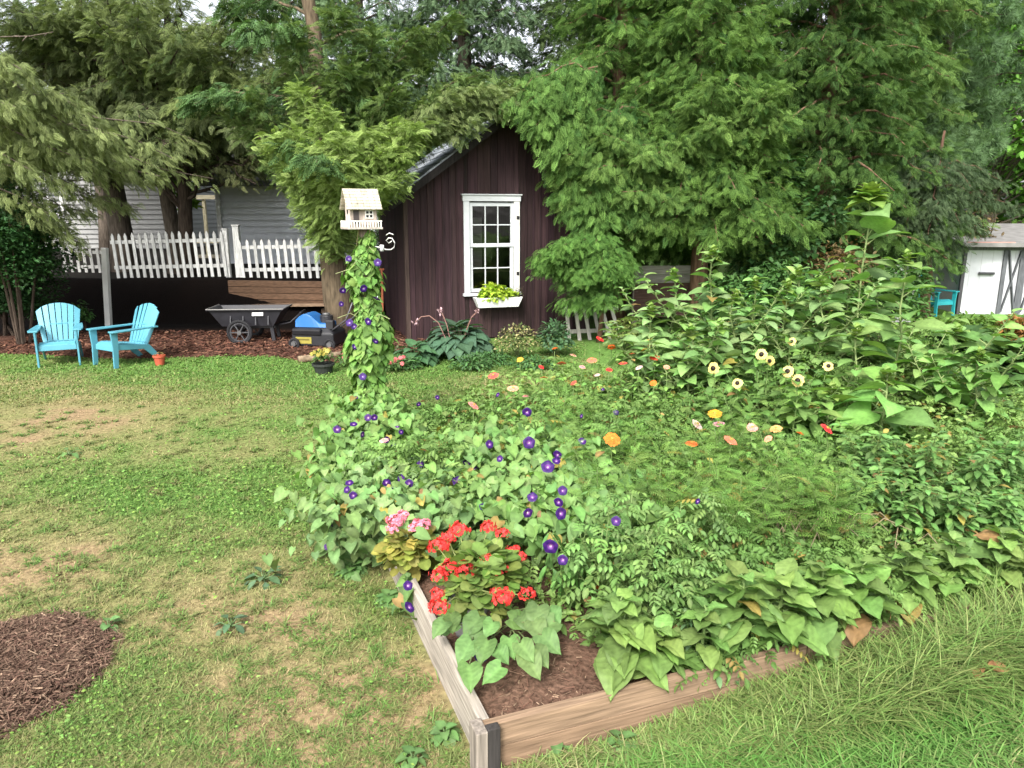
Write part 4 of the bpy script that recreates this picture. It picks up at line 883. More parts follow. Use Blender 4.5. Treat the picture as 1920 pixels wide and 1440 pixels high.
bush('yew_bush', 'dark green bush at the far edge of the lawn behind the turquoise chair', D(20, 500, 12.6)*np.array([1, 1, 0]), (1.0, .9, 1.45), 12000, .075, (.03, .08, .024), SIMPLE, clumps=44)
bush('yew_bush', 'deep green shrub beneath the olive boughs, in the shade of the bank', D(-60, 430, 13.6)*np.array([1, 1, 0])+np.array([.3, 0, 0]), (1.1, .9, 1.7), 9000, .08, (.03, .085, .028), OVATE, clumps=36)
bush('yew_bush', 'low dark evergreen skirt reaching the grass behind the first turquoise chair', G(8, 640)*np.array([1, 1, 0])+np.array([0, .5, 0]), (1.0, .6, .55), 5200, .075, (.026, .07, .022), SIMPLE, clumps=30)
bush('low_bush', 'small leafy plant in the shade between the turquoise chairs', G(150, 622), (.35, .3, .3), 420, .09, (.05, .12, .03), OVATE, stems=3)

# cedars right of the shed
def cedar(label, base, top, r, z0, z1, n, L0, L1, cols, dens=70, W=.6, size=(.16, .34), T=CED, bark=REDBARK, group='tall cedars right of the shed', flt=None, name='cedar_tree', hang=.65, pts=None, up2=None):
    t = Tree(name, label, 'tree', base, top, r, bark, group, pts)
    t.whorls(z0, z1, int(n*1.25), L0, L1, rise=.2, droop=.45, fuzz=.5, dens=dens, W=W, size=size, T=T, cols=cols, hang=hang, flt=flt)
    return t
c1 = cedar(flt=lambda a, z: z > 3.0 or not (PI*1.25 < a < PI*1.75), label='cedar with shaggy reddish trunk standing clear above the tall weeds', base=(3.62, 14.3, 0), top=None, r=.17, z0=2.15, z1=9.5, n=96, L0=2.0, L1=.9, cols=CG, dens=78, pts=[(3.60, 14.2, -.05), D(1312, 480, 14.2), D(1318, 400, 14.2), D(1322, 330, 14.25), D(1318, 200, 14.3), D(1310, 60, 14.4), (3.5, 14.5, 8), (3.5, 14.5, 12)])
for (px, py, Y) in ((1340, 150, 12.6), (1330, 230, 12.5), (1300, 180, 12.8), (1440, 180, 12.8), (1460, 160, 12.9), (1280, 260, 12.9), (1400, 250, 13.0), (1480, 220, 12.9), (1060, 290, 12.6), (1050, 380, 12.8), (1100, 330, 12.6), (1040, 330, 12.9), (1160, 360, 12.7), (1200, 290, 12.6), (1240, 380, 12.8), (1130, 250, 12.7), (1080, 220, 13.0), (1010, 250, 13.3), (1390, 330, 13.0), (1180, 420, 12.9)):
    z0 = D(px, py, Y)[2]+.7; p0 = along(c1.p, c1.zt(z0)); c1.limb(p0, D(px, py, Y), sag=.12, dens=85, W=.6, size=(.14, .3), T=CED, cols=((.045, .11, .028), (.15, .245, .06)), r=.03, hang=.95, fuzz=.3)
for (px, py, Y) in ((1030, 262, 13.0), (1045, 300, 12.9), (1040, 330, 12.9), (1050, 365, 12.8), (1065, 400, 12.8), (1090, 430, 12.8), (1080, 300, 12.8), (1100, 370, 12.7), (1120, 420, 12.7)):
    tip = D(px, py, Y); p1 = D(1190, py-60, 13.6); c1.limb(along(c1.p, c1.zt(tip[2]+.9)), p1, sag=.05, dens=60, W=.6, size=(.16, .32), T=CED, cols=CG, r=.03, hang=.7, fuzz=.4); c1.limb(p1, tip, sag=.1, dens=150, W=.5, size=(.16, .32), T=CED, cols=((.036, .098, .025), (.115, .215, .05)), r=.02, hang=.9, s0=.0, fuzz=.35)
for (px, py, Y) in ((955, 195, 12.7), (985, 222, 12.7), (1010, 262, 12.7), (975, 205, 12.6), (1000, 240, 12.6), (1030, 290, 12.6)):
    tip = D(px, py, Y); p1 = D(1120, py-70, 13.4); c1.limb(p1, tip, sag=.12, dens=110, W=.42, size=(.16, .32), T=CED, cols=((.05, .12, .03), (.14, .25, .06)), r=.02, hang=.8, s0=.0, fuzz=.35)
c1.done()
c2 = cedar('cedar close to the shed wall with a dark bare upper trunk', (2.15, 15.3, 0), (2.1, 15.4, 12.5), .19, 1.6, 10.5, 92, 1.9, .8, CG, dens=64); c2.done()
c3 = cedar('dense cedar further along, behind the tallest sunflower', (6.3, 15.6, 0), (6.2, 15.7, 12), .2, 1.2, 9.5, 100, 2.3, .9, ((.028, .07, .02), (.085, .155, .036)), dens=64); c3.done()
c4 = cedar('cedar at the back corner between the shed and dense cedar', (4.6, 17.4, 0), (4.6, 17.4, 12), .2, 1.6, 10, 70, 2.2, .8, ((.035, .075, .022), (.09, .14, .035)), dens=52, size=(.2, .4)); c4.done()
c5 = cedar('cedar filling the gap between dense cedar and white pine', (8.6, 18.4, 0), (8.6, 18.4, 12), .2, 2.0, 10.5, 84, 2.4, .9, ((.045, .10, .028), (.12, .20, .05)), dens=50, size=(.2, .4)); c5.done()
c6 = cedar('hindmost cedar seen through the gap over the shaggy trunk', (3.2, 19.0, .2), (3.2, 19.0, 12), .2, 2.0, 10.5, 72, 2.5, .9, ((.04, .08, .026), (.10, .16, .045)), dens=46, size=(.22, .42)); c6.done()
# young cedar beside the shed
yc = Tree('young_cedar', 'small bright cedar with lifted skirt at the shed corner above the picket gate', 'tree', (1.55, 13.0, 0), (1.6, 12.9, 2.6), .045, REDBARK)
for i in range(34):
    px = 1100+random.uniform(-95, 90); py = random.uniform(455, 575) if abs(px-1100) < 70 else random.uniform(480, 530); Y = 12.2+random.random()*.7
    tip = D(px, py, Y); p0 = along(yc.p, yc.zt(min(2.4, max(.6, tip[2]+.1)))); yc.limb(p0, tip, sag=.12, dens=150, W=.28, size=(.1, .22), T=CED, cols=((.05, .13, .03), (.13, .25, .055)), r=.012, hang=.6, s0=.1)
yc.done()
# hemlocks behind the shed
for lb, b, zz, n, L, cols, dn in (('tall blue-green hemlock straight behind the shed roof', (-1.2, 19.2, .4), (1.6, 11), 84, 3.0, BLUEG, 46), ('tall hemlock behind the shed, next to the cedar', (1.8, 20.4, .4), (1.8, 11), 74, 3.0, ((.045, .085, .038), (.10, .15, .055)), 44), ('hemlock farther back above the grey sided outbuilding', (-4.2, 21.5, .9), (3.6, 11), 56, 2.8, BLUEG, 36)):
    t = cedar(lb, b, (b[0]+.1, b[1], 13), .24, zz[0], zz[1], n, L, .7, cols, dens=dn, W=.8, size=(.24, .45), T=HEM, bark=GREYBARK, group='hemlocks behind the shed', name='hemlock_tree', hang=.5); t.done()
for lb, b, n, dn in (('pale hemlock beyond the neighbour house, rising over the leaning trunks', (-13.2, 24.5, .9), 52, 26), ('hemlock between the two grey buildings, behind the porch frame', (-7.0, 24.0, .9), 50, 30)):
    t = cedar(lb, b, (b[0]+.1, b[1], 13), .22, 4.2, 12, n, 3.0, .8, ((.07, .115, .05), (.15, .21, .09)), dens=dn, W=.9, size=(.28, .5), T=HEM, bark=GREYBARK, group='hemlocks beyond the fence', name='hemlock_tree', hang=.6); t.done()
# white pine, soft and blue-green
wp = Tree('white_pine', 'soft blue-green white pine with layered feathery boughs above the low white outbuilding', 'tree', (11.2, 20.0, 0), (11.0, 20.2, 10), .2, DARKBARK)
for (px, py, Y) in ((1650, 300, 17.2), (1700, 285, 17), (1760, 290, 17), (1820, 300, 17.4), (1700, 215, 17.4), (1760, 190, 17.6), (1800, 150, 18), (1850, 200, 18), (1720, 150, 18.2), (1690, 320, 17.2), (1780, 310, 17.2), (1640, 250, 17.8), (1860, 270, 17.8), (1730, 250, 17.3)):
    tip = D(px, py, Y); p0 = along(wp.p, wp.zt(tip[2]-.2)); wp.limb(p0, tip, sag=.05, dens=120, W=1.0, size=(.14, .24), T=TUFT, cols=((.07, .135, .06), (.16, .26, .12)), r=.035, hang=.1, s0=.25, lift=.35)
wp.whorls(4.2, 9.8, 34, 2.6, .5, dens=70, W=1.0, size=(.16, .28), T=TUFT, cols=((.07, .135, .06), (.15, .25, .115)), hang=.1, lift=.35)
wp.done('soft')
# dark hemlock overhanging the white shed
dh = Tree('hemlock_tree', 'dark low hemlock with a bare brown trunk overhanging the white outbuilding', 'tree', (8.9, 15.9, 0), (8.8, 15.9, 3.9), .12, (.10, .06, .04))
for (px, py, Y) in ((1660, 380, 14.8), (1700, 350, 14.6), (1760, 330, 14.6), (1820, 350, 14.8), (1850, 380, 15.2), (1700, 420, 14.6), (1750, 390, 14.3), (1800, 420, 14.6), (1830, 430, 15), (1650, 430, 14.8), (1780, 470, 15), (1720, 460, 14.8), (1880, 340, 15.4), (1680, 320, 15), (1900, 390, 15.6), (1740, 440, 14.4), (1640, 350, 15.0), (1720, 485, 14.9)):
    tip = D(px, py, Y); p0 = along(dh.p, dh.zt(tip[2]+.4)); dh.limb(p0, tip, sag=.1, dens=95, W=.8, size=(.14, .3), T=HEMF, cols=((.035, .065, .03), (.085, .125, .06)), r=.03, hang=.5)
dh.done()
# broadleaf trees
def broadleaf(label, base, h, r, rad, zc, n, L, col, group, T=OVATE, clumps=70, name='maple_tree', bark=GREYBARK):
    t = thing(name, label, 'tree', base, 0, group); m_ = MB(); tk = MB(); b = np.array(base, float)
    p = bark_path(b, b+np.array([0, 0, h*.9]), 9, .3); tk.tube(p, r*np.linspace(1.1, .2, 9), 10, bark, rough=.1)
    for k in range(clumps):
        d = rdir(1, -1, 1)[0]*rng.random()**.35; c = b+np.array([0, 0, zc])+d*np.array(rad)
        q = along(p, np.clip((c[2]-b[2])/h*.75, .15, 1)); tk.tube([q, (q+c)/2+np.array([0, 0, .15]), c], [r*.28, r*.15, .01], 5, bark, cap=False)
        rr = np.array(rad)*(.16+.12*rng.random()); leafy(m_, c, rr, n//clumps, L, jit(np.array(col)*(.7+.6*rng.random()), n//clumps, .3, .1), T)
    tk.build('trunk', M['bark'], t, world=True, smooth=True); m_.build('crown', M['leaf'], t, world=True); return t
gb = 'broadleaf trees in the background'
broadleaf('bright green broadleaf tree filling the upper corner beyond the white pine', (14.6, 23.5, .2), 11, .2, (4.4, 3, 4.8), 5.8, 17000, .22, (.11, .24, .04), gb, clumps=110)
broadleaf('mid green broadleaf tree behind the dense cedar', (9.2, 23, .2), 10.5, .2, (3.6, 2.6, 4.6), 5.4, 12000, .2, (.09, .17, .035), gb, clumps=90)
broadleaf('shadowy broadleaf tree directly above the low white outbuilding', (17.5, 27.5, .2), 11, .2, (4.4, 3, 5.0), 5.0, 11000, .24, (.075, .16, .035), gb, clumps=90)
broadleaf('tall yellowish broadleaf tree rising highest between cedar and bright green tree', (12.0, 27, .2), 12, .2, (3.4, 2.6, 4.6), 8.0, 9000, .24, (.13, .21, .05), gb, clumps=80)
broadleaf('pale leafed tree seen between the three leaning trunks', (-9.3, 26.2, 1), 7.5, .14, (2.2, 1.6, 1.9), 4.4, 1500, .18, (.10, .20, .07), gb, clumps=24)
broadleaf('young yellow-green tree behind the pale porch frame', (-8.6, 20.0, .9), 3.6, .06, (.55, .5, .8), 1.9, 420, .16, (.18, .30, .05), gb, clumps=10)
bush('rusty_shrub', 'half withered brown-leaved bush between dark hemlock and bright broadleaf tree', D(1850, 330, 17.6)*np.array([1, 1, 0]), (.5, .5, 1.5), 500, .09, (.12, .085, .04), OVATE)
# leafy shrubs and vines behind the sunflowers
gs = 'leafy shrubs behind the sunflowers'
bush('climber_shrub', 'dark round-leaved climber hanging below the dense cedar', D(1480, 420, 14.0)*np.array([1, 1, 0]), (1.05, .8, 1.55), 4600, .10, (.035, .085, .024), HEART, group=gs, clumps=24)
bush('leafy_shrub', 'mid green shrub with broad leaves under the shaggy cedar trunk', D(1420, 560, 12.6)*np.array([1, 1, 0]), (1.2, .8, .72), 3000, .11, (.05, .115, .03), OVATE, group=gs)
bush('leafy_shrub', 'green shrub below the stone pedestal, behind the tallest sunflower', D(1640, 560, 13.2)*np.array([1, 1, 0]), (1.2, .8, .68), 2600, .11, (.055, .12, .03), OVATE, group=gs)
bush('brambles', 'tangled brown and green brambles at the foot of the shaggy cedar', D(1570, 470, 13.4)*np.array([1, 1, 0]), (.7, .6, 1.0), 1500, .09, (.14, .10, .045), OVATE)
bush('leafy_shrub', 'low yellowish green shrub in front of the low white outbuilding', D(1800, 640, 11.0)*np.array([1, 1, 0]), (1.5, .8, .42), 2600, .10, (.10, .18, .035), OVATE, group=gs)
bush('leafy_shrub', 'coppery leaved small shrub at the edge of the squash patch', D(1900, 640, 10.6)*np.array([1, 1, 0])+np.array([.1, 0, 0]), (.4, .4, .40), 700, .09, (.24, .12, .04), OVATE)
# far wood closes the view
m_ = MB()
for k in range(120):
    a = R(-14+62*k/120+2*rng.random()); dd = 30+12*rng.random(); c = np.array([math.sin(a)*dd, math.cos(a)*dd, .5+7.5*rng.random()]); leafy(m_, c, (2.0, 1.6, 1.7), 260, .34, jit(np.array((.055, .11, .03))*(.6+.8*rng.random()), 260, .3, .1), OVATE)
kind(m_.build('distant_woods', M['leaf']), 'stuff')
m_ = MB()
for k in range(26):
    a = R(-48+24*k/26); dd = 36+8*rng.random(); c = np.array([math.sin(a)*dd, math.cos(a)*dd, .8+3.0*rng.random()]); leafy(m_, c, (1.8, 1.4, 1.4), 200, .34, jit(np.array((.06, .11, .035))*(.7+.6*rng.random()), 200, .3, .1), OVATE)
kind(m_.build('far_treeline', M['leaf']), 'stuff')
# ---------------------------------------------------------------- plants of the bed
SOIL = .15
def pgroup(px, py, z): return G(px, py, z)
def stemmed(name, label, cat, base, h, nl, L, col, T=HEART, lean=(0, 0), prof=None, pet=.6, droop=.35, stem_r=.008, scol=(.13, .2, .06), group=None, side=0, cm='leaf', zl=.12, up=.0, finish=True, vary=.3):
    """one upright plant: a stem with leaves spiralling up it; side = number of branching side stems"""
    base = np.array(base, float); t = thing(name, label, cat, base, 0, group)
    sm = MB(); lf = MB()
    top = base+np.array([lean[0], lean[1], h]); q = np.linspace(0, 1, 8); path = base+(top-base)*q[:, None]; path[1:-1, :2] += rng.normal(0, .012*h+.004, (6, 2))
    sm.tube(path, stem_r*(1.15-.65*q), 6, scol)
    def leaves(path, n, L, z0):
        tt = z0+(1-z0)*(np.arange(n)+rng.random(n))/n; a = np.arange(n)*2.4+rng.random()*6+rng.normal(0, .3, n)
        sz = L*(prof(tt) if prof else (1.05-.55*tt))*(1+vary*(rng.random(n)-.5)); pl_ = pet*sz*(1.1-.7*tt)
        P0 = along(path, tt); el = .15+.7*tt+rng.normal(0, .15, n)-droop*.5
        dr = np.stack([np.cos(a)*np.cos(el), np.sin(a)*np.cos(el), np.sin(el)], 1); P = P0+dr*pl_[:, None]
        el2 = el-droop-.25*rng.random(n)+up; f = np.stack([np.cos(a)*np.cos(el2), np.sin(a)*np.cos(el2), np.sin(el2)], 1)
        u = np.array([0, 0, 1.0])+.25*rng.normal(0, 1, (n, 3))
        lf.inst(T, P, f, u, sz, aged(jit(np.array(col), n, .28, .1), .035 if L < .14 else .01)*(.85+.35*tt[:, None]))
        for i in range(n): sm.tube([P0[i], P[i]], [stem_r*.5, stem_r*.35], 4, np.array(scol)*1.1, cap=False)
    leaves(path, nl, L, zl)
    for k in range(side):
        s = .2+.6*k/max(1, side); a = k*2.4+rng.random(); p0 = along(path, s); p1 = p0+np.array([math.cos(a)*h*.35, math.sin(a)*h*.35, h*(.3+.25*rng.random())])
        pp_ = p0+(p1-p0)*np.linspace(0, 1, 5)[:, None]; pp_[:, 2] -= .06*h*np.sin(np.linspace(0, PI, 5)); sm.tube(pp_, stem_r*np.linspace(.7, .3, 5), 5, scol, cap=False); leaves(pp_, max(3, int(nl*.55)), L*.9, .15)
    if finish:
        sm.build('stem', M['stem'], t, world=True, smooth=True); lf.build('foliage', M[cm], t, world=True, smooth=True)
    return t, sm, lf, top
def petals(mb, c, nrm, rings, col, n0=12, cc=None, cr=.25, cup=.25, R_=.03):
    nrm = norm(np.array(nrm)); x = norm(np.cross(nrm, [.31, .2, .93])); y = np.cross(nrm, x)
    for k in range(rings):
        n = max(6, n0-k*2); a = np.arange(n)*2*PI/n+k*.3+rng.normal(0, .06, n); r_ = R_*(1-.26*k)
        f = np.cos(a)[:, None]*x+np.sin(a)[:, None]*y+nrm*(cup*(.3+k*.55)); u = np.tile(nrm, (n, 1))
        mb.inst(PETAL, np.tile(c+nrm*.003*k, (n, 1)), f, u, r_*(.92+.16*rng.random(n)), jit(np.array(col), n, .16, .05))
    if cc is not None:
        mb.tube([c, c+nrm*R_*.22, c+nrm*R_*.32], [R_*cr, R_*cr*.95, R_*cr*.4], 10, cc)
PETAL = leaf_t([.08, .2, .27, .2, .02], [.08, .35, .62, .86, 1.0], .1, .12)
def flower(parent, c, nrm, R_, col, kind_='zinnia', lab=None):
    m_ = MB()
    if kind_ == 'zinnia': petals(m_, np.array(c), nrm, 4, col, 15, np.array([.45, .28, .05]), .24, .18, R_)
    elif kind_ == 'sun': petals(m_, np.array(c), nrm, 2, col, 16, np.array([.018, .012, .008]), .42, .05, R_)
    o = m_.build('flower', M['petal'], parent, world=True, smooth=True)
    if lab: o['label'] = lab
    return o
# morning glory trumpet: violet funnel, pale throat, star
def glory_t():
    V = []; C = []; n = 15; prof = [(.05, -.75), (.09, -.45), (.2, -.14), (.5, -.02), (.86, .02), (1.0, -.04)]
    for j, (r_, z) in enumerate(prof):
        for i in range(n):
            a = 2*PI*i/n; s = 1+(.05*math.cos(5*a) if j > 3 else 0); V.append((r_*s*math.cos(a), r_*s*math.sin(a), z+(.03*math.cos(5*a) if j > 4 else 0)))
            C.append([(.78, .70, .80), (.80, .70, .82), (.22, .07, .32), None, None, None][j] or ((.026, .006, .095) if math.cos(5*a) < .93 else (.05, .01, .13)))
    Fq = [[j*n+i, j*n+(i+1) % n, (j+1)*n+(i+1) % n, (j+1)*n+i] for j in range(5) for i in range(n)]
    return np.array(V), np.array(Fq), np.array(C)
GV, GF, GC = glory_t()
def glory(parent, c, nrm, R_, tint=(1, 1, 1)):
    nrm = norm(np.array(nrm, float)); x = norm(np.cross(nrm, [.3, .1, .95])); y = np.cross(nrm, x); m_ = MB()
    m_.add(GV[:, :1]*x*R_+GV[:, 1:2]*y*R_+GV[:, 2:]*nrm*R_+np.array(c), GF, GC*np.array(tint)); return m_.build('flower', M['petal'], parent, world=True, smooth=True)
TOCAM = lambda c: norm(np.array([0, 0, H])-np.array(c))

# --- canopy height of the bed, used for the loose filler of leaves
def canopy(u, v):
    z = .22+.30*sstep(.3, 1.6, v)+.16*sstep(1.5, 3.6, v)+.48*sstep(2.8, 4.3, u)*sstep(1.8, 3.2, v)
    z = z*(1-.97*sstep(1.35, .75, u+.9*np.maximum(v, 0)*(.55)))
    z = z*(1-.18*sstep(2.4, 3.2, v)); z = z*(1-.6*sstep(2.6, 3.6, v)*sstep(2.1, .9, u))
    z = z-.12*np.exp(-((u-2.5)**2/.35+(v-.95)**2/.05))
    return np.maximum(z, .0)
n = 44000; U = BU*rng.random(n); Vv = BV*rng.random(n); hh = canopy(U, Vv); k = (hh > .06); U, Vv, hh = U[k], Vv[k], hh[k]; n = len(U)
hz = hh*(.25+.75*rng.random(n)**.7)*(.38+.95*fbm(U*2.6, Vv*2.6, 51, 4)); P = np.stack([bed(a, b) for a, b in zip(U, Vv)]); P[:, 2] = SOIL+hz
tone = fbm(U*1.1+3, Vv*1.1, 77, 3); cols = mixc((.105, .20, .05), (.20, .30, .085), np.clip((tone-.3)*2.2+rng.normal(0, .15, n), 0, 1))
m_ = MB(); h1 = (tone+rng.normal(0, .12, n)) > .48
for msk, T, a, b in ((h1, OVATE, .03, .07), (~h1, TOM, .06, .135)):
    q = int(msk.sum()); m_.inst(T, P[msk], rdir(q, -.5, .35), rdir(q, .45, 1), a+(b-a)*rng.random(q), aged(cols[msk], .04)*(.7+.55*rng.random((q, 1))))
kind(m_.build('mixed_bed_foliage', M['leaf']), 'stuff')

# --- broad-leaved young sunflowers along the front board
yg = 'young sunflowers along the front board'
for i, (px, py, h, s, lb) in enumerate(((1165, 1108, .42, 1.12, 'broad-leaved young sunflower nearest the open soil corner, leaves hanging over the soil'), (1235, 1165, .26, .95, 'low broad-leaved seedling hanging over the front board at its first joint'), (1325, 1125, .36, .9, 'young sunflower behind the split in the front board, beside the ferny weed'), (1392, 1062, .48, 1.05, 'young sunflower with the largest cupped leaves in the middle of the front row'),
        (1470, 1065, .46, 1.05, 'young sunflower whose leaf tip points down over the middle of the board'), (1545, 1050, .46, 1.0, 'young sunflower third from the end of the exposed front board'), (1620, 1045, .44, 1.05, 'young sunflower above the yellowed leaf at the front board'), (1705, 1020, .42, .95, 'young sunflower where the front board disappears into long grass'), (1790, 1000, .42, .95, 'small-leaved young sunflower second from the picture edge'), (1880, 985, .42, .95, 'young sunflower farthest along the front board, by the picture edge'))):
    top = G(px, py, SOIL+h); base = np.array([top[0], top[1], SOIL-.02]); u_, v_ = uv(base[0], base[1])
    if v_ < .1: base = base+bv*(.1-v_)
    stemmed('young_sunflower', lb, 'sunflower plant', base, h-.02, int(30*s), .135*s, (.135, .225, .06), VEIN, (top[0]-base[0], top[1]-base[1]), prof=lambda t: .55+.65*np.sin(PI*np.clip(t, .15, .9))*(1.05-.45*t), pet=.55, droop=.18, stem_r=.011, group=yg, zl=.3, vary=.4)
# ferny weed at the front board
b = G(1320, 1180, .3); stemmed('ferny_weed', 'grey-green ferny weed standing at the split of the front board', 'weed', (b[0], b[1], SOIL-.05), .32, 22, .15, (.12, .20, .085), TOM, prof=lambda t: 1-.4*t, droop=.3)

# --- round-leaved vine in the open corner
rvp = G(925, 1150, .3); rv = thing('round_leaf_vine', 'low vine with round pale leaves over the bare soil corner of the bed', 'vine', (rvp[0], rvp[1], SOIL))
lf = MB(); sm = MB()
spots = [(860, 1170), (905, 1180), (955, 1160), (1000, 1165), (885, 1200), (930, 1215), (975, 1205), (1015, 1190), (940, 1250), (1030, 1140), (1010, 1135), (845, 1150), (870, 1145), (925, 1165), (985, 1225), (880, 1245), (955, 1195), (1000, 1215), (900, 1155), (1040, 1165), (835, 1165), (975, 1150), (915, 1200)]
for (px, py) in spots:
    c = G(px, py, SOIL+.17+.06*random.random()); d = TOCAM(c)*.55+np.array([random.uniform(-.3, .3), random.uniform(-.2, .2), .9]); f = np.array([random.uniform(-1, 1), -.6+random.uniform(-.9, .7), -.15])
    lf.inst(VEIN, c[None], f[None], d[None], np.array([.115*(.75+.4*random.random())]), jit((.125, .215, .07), 1, .15)); g0 = np.array([rvp[0]+random.uniform(-.1, .1), rvp[1]+random.uniform(-.05, .1), SOIL]); sm.tube([g0, (g0+c)/2+np.array([0, 0, .04]), c], .0035, 5, (.16, .2, .08), cap=False)
lf.build('foliage', M['leaf'], rv, world=True, smooth=True); sm.build('stem', M['stem'], rv, world=True, smooth=True)
c = G(902, 1228, SOIL+.10); glory(rv, c, TOCAM(c)+np.array([.2, 0, 0]), .034)

# --- geraniums in pots
def geranium(label, pot_label, pot_px, pot_r, pot_tint, plant_px, spread, nl, lcol, heads, hcol, potz):
    c = G(pot_px[0], pot_px[1], potz); p = pot(pot_label, (c[0], c[1], SOIL), pot_r, potz-SOIL, pot_tint, 'clay', 'pot')
    t = thing('geranium', label, 'geranium', (c[0], c[1], potz-.04)); lf = MB(); sm = MB(); cc = G(plant_px[0], plant_px[1]+12, potz+.09)
    leafy(lf, cc, spread, nl, .062, jit(lcol, nl, .35, .15), ROUND, up=1.1); 
    leafy(lf, np.array([c[0], c[1]-.03, potz-.01]), (pot_r*1.9, pot_r*1.7, .07), 90, .06, jit(lcol, 90, .35, .15), ROUND, up=1.1, droop=.5)
    for (px, py, r_) in heads:
        hc = G(px, py, potz+.17+.05*random.random()+(.06 if py < 1030 else -.02)); sm.tube([np.array([c[0], c[1], potz-.02]), (np.array([c[0], c[1], potz])+hc)/2+np.array([0, 0, .03]), hc-np.array([0, 0, .01])], [.006, .004, .003], 5, (.2, .24, .08), cap=False)
        m_ = MB(); r_ = r_*1.45; n = int(46*r_/.04); d = rdir(n, -.35, 1); P = hc+d*r_*(.55+.45*rng.random((n, 1)))*np.array([1.15, 1.15, .75])
        for j in range(n):
            k = 5; a = np.arange(k)*2*PI/k+rng.random(); nn = norm(d[j]+rng.normal(0, .3, 3)); x = norm(np.cross(nn, [.3, .2, .9])); y = np.cross(nn, x)
            m_.inst(PETS, np.tile(P[j], (k, 1)), np.cos(a)[:, None]*x+np.sin(a)[:, None]*y+nn*.3, np.tile(nn, (k, 1)), r_*.27*(.8+.4*rng.random(k)), jit(hcol, k, .3, .06))
        m_.build('flower_head', M['petal'], t, world=True)
    lf.build('foliage', M['leaf'], t, world=True, smooth=True); sm.build('stem', M['stem'], t, world=True, smooth=True); return t
PETS = leaf_t([.15, .42, .08], [0, .55, 1], .15, .15)
geranium('red geranium in full bloom in a grey pot at the bed corner', 'grey pot sunk among leaves under the red geranium', (880, 1125), .098, (.27, .26, .25), (900, 1070), (.21, .17, .15), 420, (.14, .21, .05),
         [(862, 992, .034), (840, 1008, .03), (822, 1024, .034), (915, 988, .028), (940, 1000, .026), (962, 1034, .03), (976, 1042, .022), (845, 1066, .038), (872, 1068, .038), (822, 1078, .03), (912, 1050, .026), (938, 1068, .028), (820, 1112, .024), (822, 1138, .03), (945, 1120, .034), (988, 1114, .026), (930, 1110, .018)], (.66, .055, .05), .34)
geranium('pink geranium with yellowing leaves beside the left board of the bed', 'small brown pot under the pink geranium', (768, 1040), .085, (.22, .15, .11), (768, 1022), (.15, .13, .13), 170, (.23, .24, .055), [(742, 978, .034), (756, 966, .026), (790, 984, .036), (735, 992, .024), (775, 990, .022)], (.72, .24, .33), .26)

# --- morning glory vines
mg = 'morning glory vines'
def vine(label, regs, n, L, col, flowers, fz, base, stems=(), T=HEART, group=mg, name='morning_glory_vine', fr=.03, spill=None):
    t = thing(name, label, 'vine', base, 0, group); lf = MB(); sm = MB()
    for cx, cy, z, rad, q in regs:
        c = G(cx, cy, z); m = int(n*q); d = rng.normal(0, .5, (m, 3)); d[:, 2] = rng.random(m)*1.3-.9
        P = c+d*np.array(rad); zz = zg(P[:, 0], P[:, 1]); u_, v_ = uv(P[:, 0], P[:, 1]); lo = np.where((u_ > -.02) & (v_ > 0), SOIL+.03, zz+.02); P[:, 2] = np.maximum(P[:, 2], lo+.05*rng.random(m))
        f = norm(np.stack([rng.normal(0, 1, m), rng.normal(-.5, 1, m), -.35-.3*rng.random(m)], 1)); u = np.array([0, -.28, 1.0])+rng.normal(0, .33, (m, 3))
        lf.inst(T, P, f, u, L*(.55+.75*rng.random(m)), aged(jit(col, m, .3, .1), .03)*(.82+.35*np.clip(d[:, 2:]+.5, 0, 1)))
    for path, r_ in stems: sm.tube(path, r_, 5, (.16, .15, .06), cap=False)
    lf.build('foliage', M['leaf'], t, world=True, smooth=True)
    for px, py, s in flowers:
        c = fz(px, py); glory(t, c, TOCAM(c)+rng.normal(0, .5, 3)+np.array([0, 0, .15]), fr*s*rng.uniform(.8, 1.08), (1, 1, 1) if rng.random() < .75 else (1.3, 1.5, 1.1))
    if sm.n: sm.build('stem', M['stem'], t, world=True, smooth=True)
    return t
# up the bird house post
pv = thing('morning_glory_vine', 'morning glory vine climbing the post up to the bird house', 'vine', (pb[0], pb[1], SOIL), 0, mg); lf = MB(); sm = MB()
n = 1500; q = rng.random(n)**.85; z = SOIL+(post_top[2]-SOIL-.02)*q; rw_ = .125+.10*(1-q)+.06*np.sin(q*17)+.10*np.exp(-((q-.05)/.15)**2); a = rng.random(n)*2*PI; rr = rw_*(.35+.65*rng.random(n)**.5)
rr = rr*np.where(q > .8, .62, 1)
P = np.stack([pb[0]+(post_top[0]-pb[0])*q+rr*np.cos(a)+.03*np.sin(q*14), pb[1]+rr*np.sin(a), z], 1)
f = np.stack([np.cos(a)*.6+rng.normal(0, .5, n), np.sin(a)*.6+rng.normal(0, .5, n), -.55-.4*rng.random(n)], 1); u = np.stack([np.cos(a), np.sin(a), np.full(n, .75)], 1)+rng.normal(0, .3, (n, 3))
lf.inst(HEART, P, f, u, .085*(.55+.7*rng.random(n))*(1.1-.3*q), jit((.14, .255, .06), n, .35, .1)); lf.build('foliage', M['leaf'], pv, world=True, smooth=True)
for k in range(4):
    a = np.linspace(0, 9, 30)+k*1.6; zz = np.linspace(SOIL, post_top[2]+.02, 30); sm.tube(np.stack([pb[0]+.07*np.cos(a), pb[1]+.07*np.sin(a), zz], 1), .006, 5, (.2, .18, .08), cap=False)
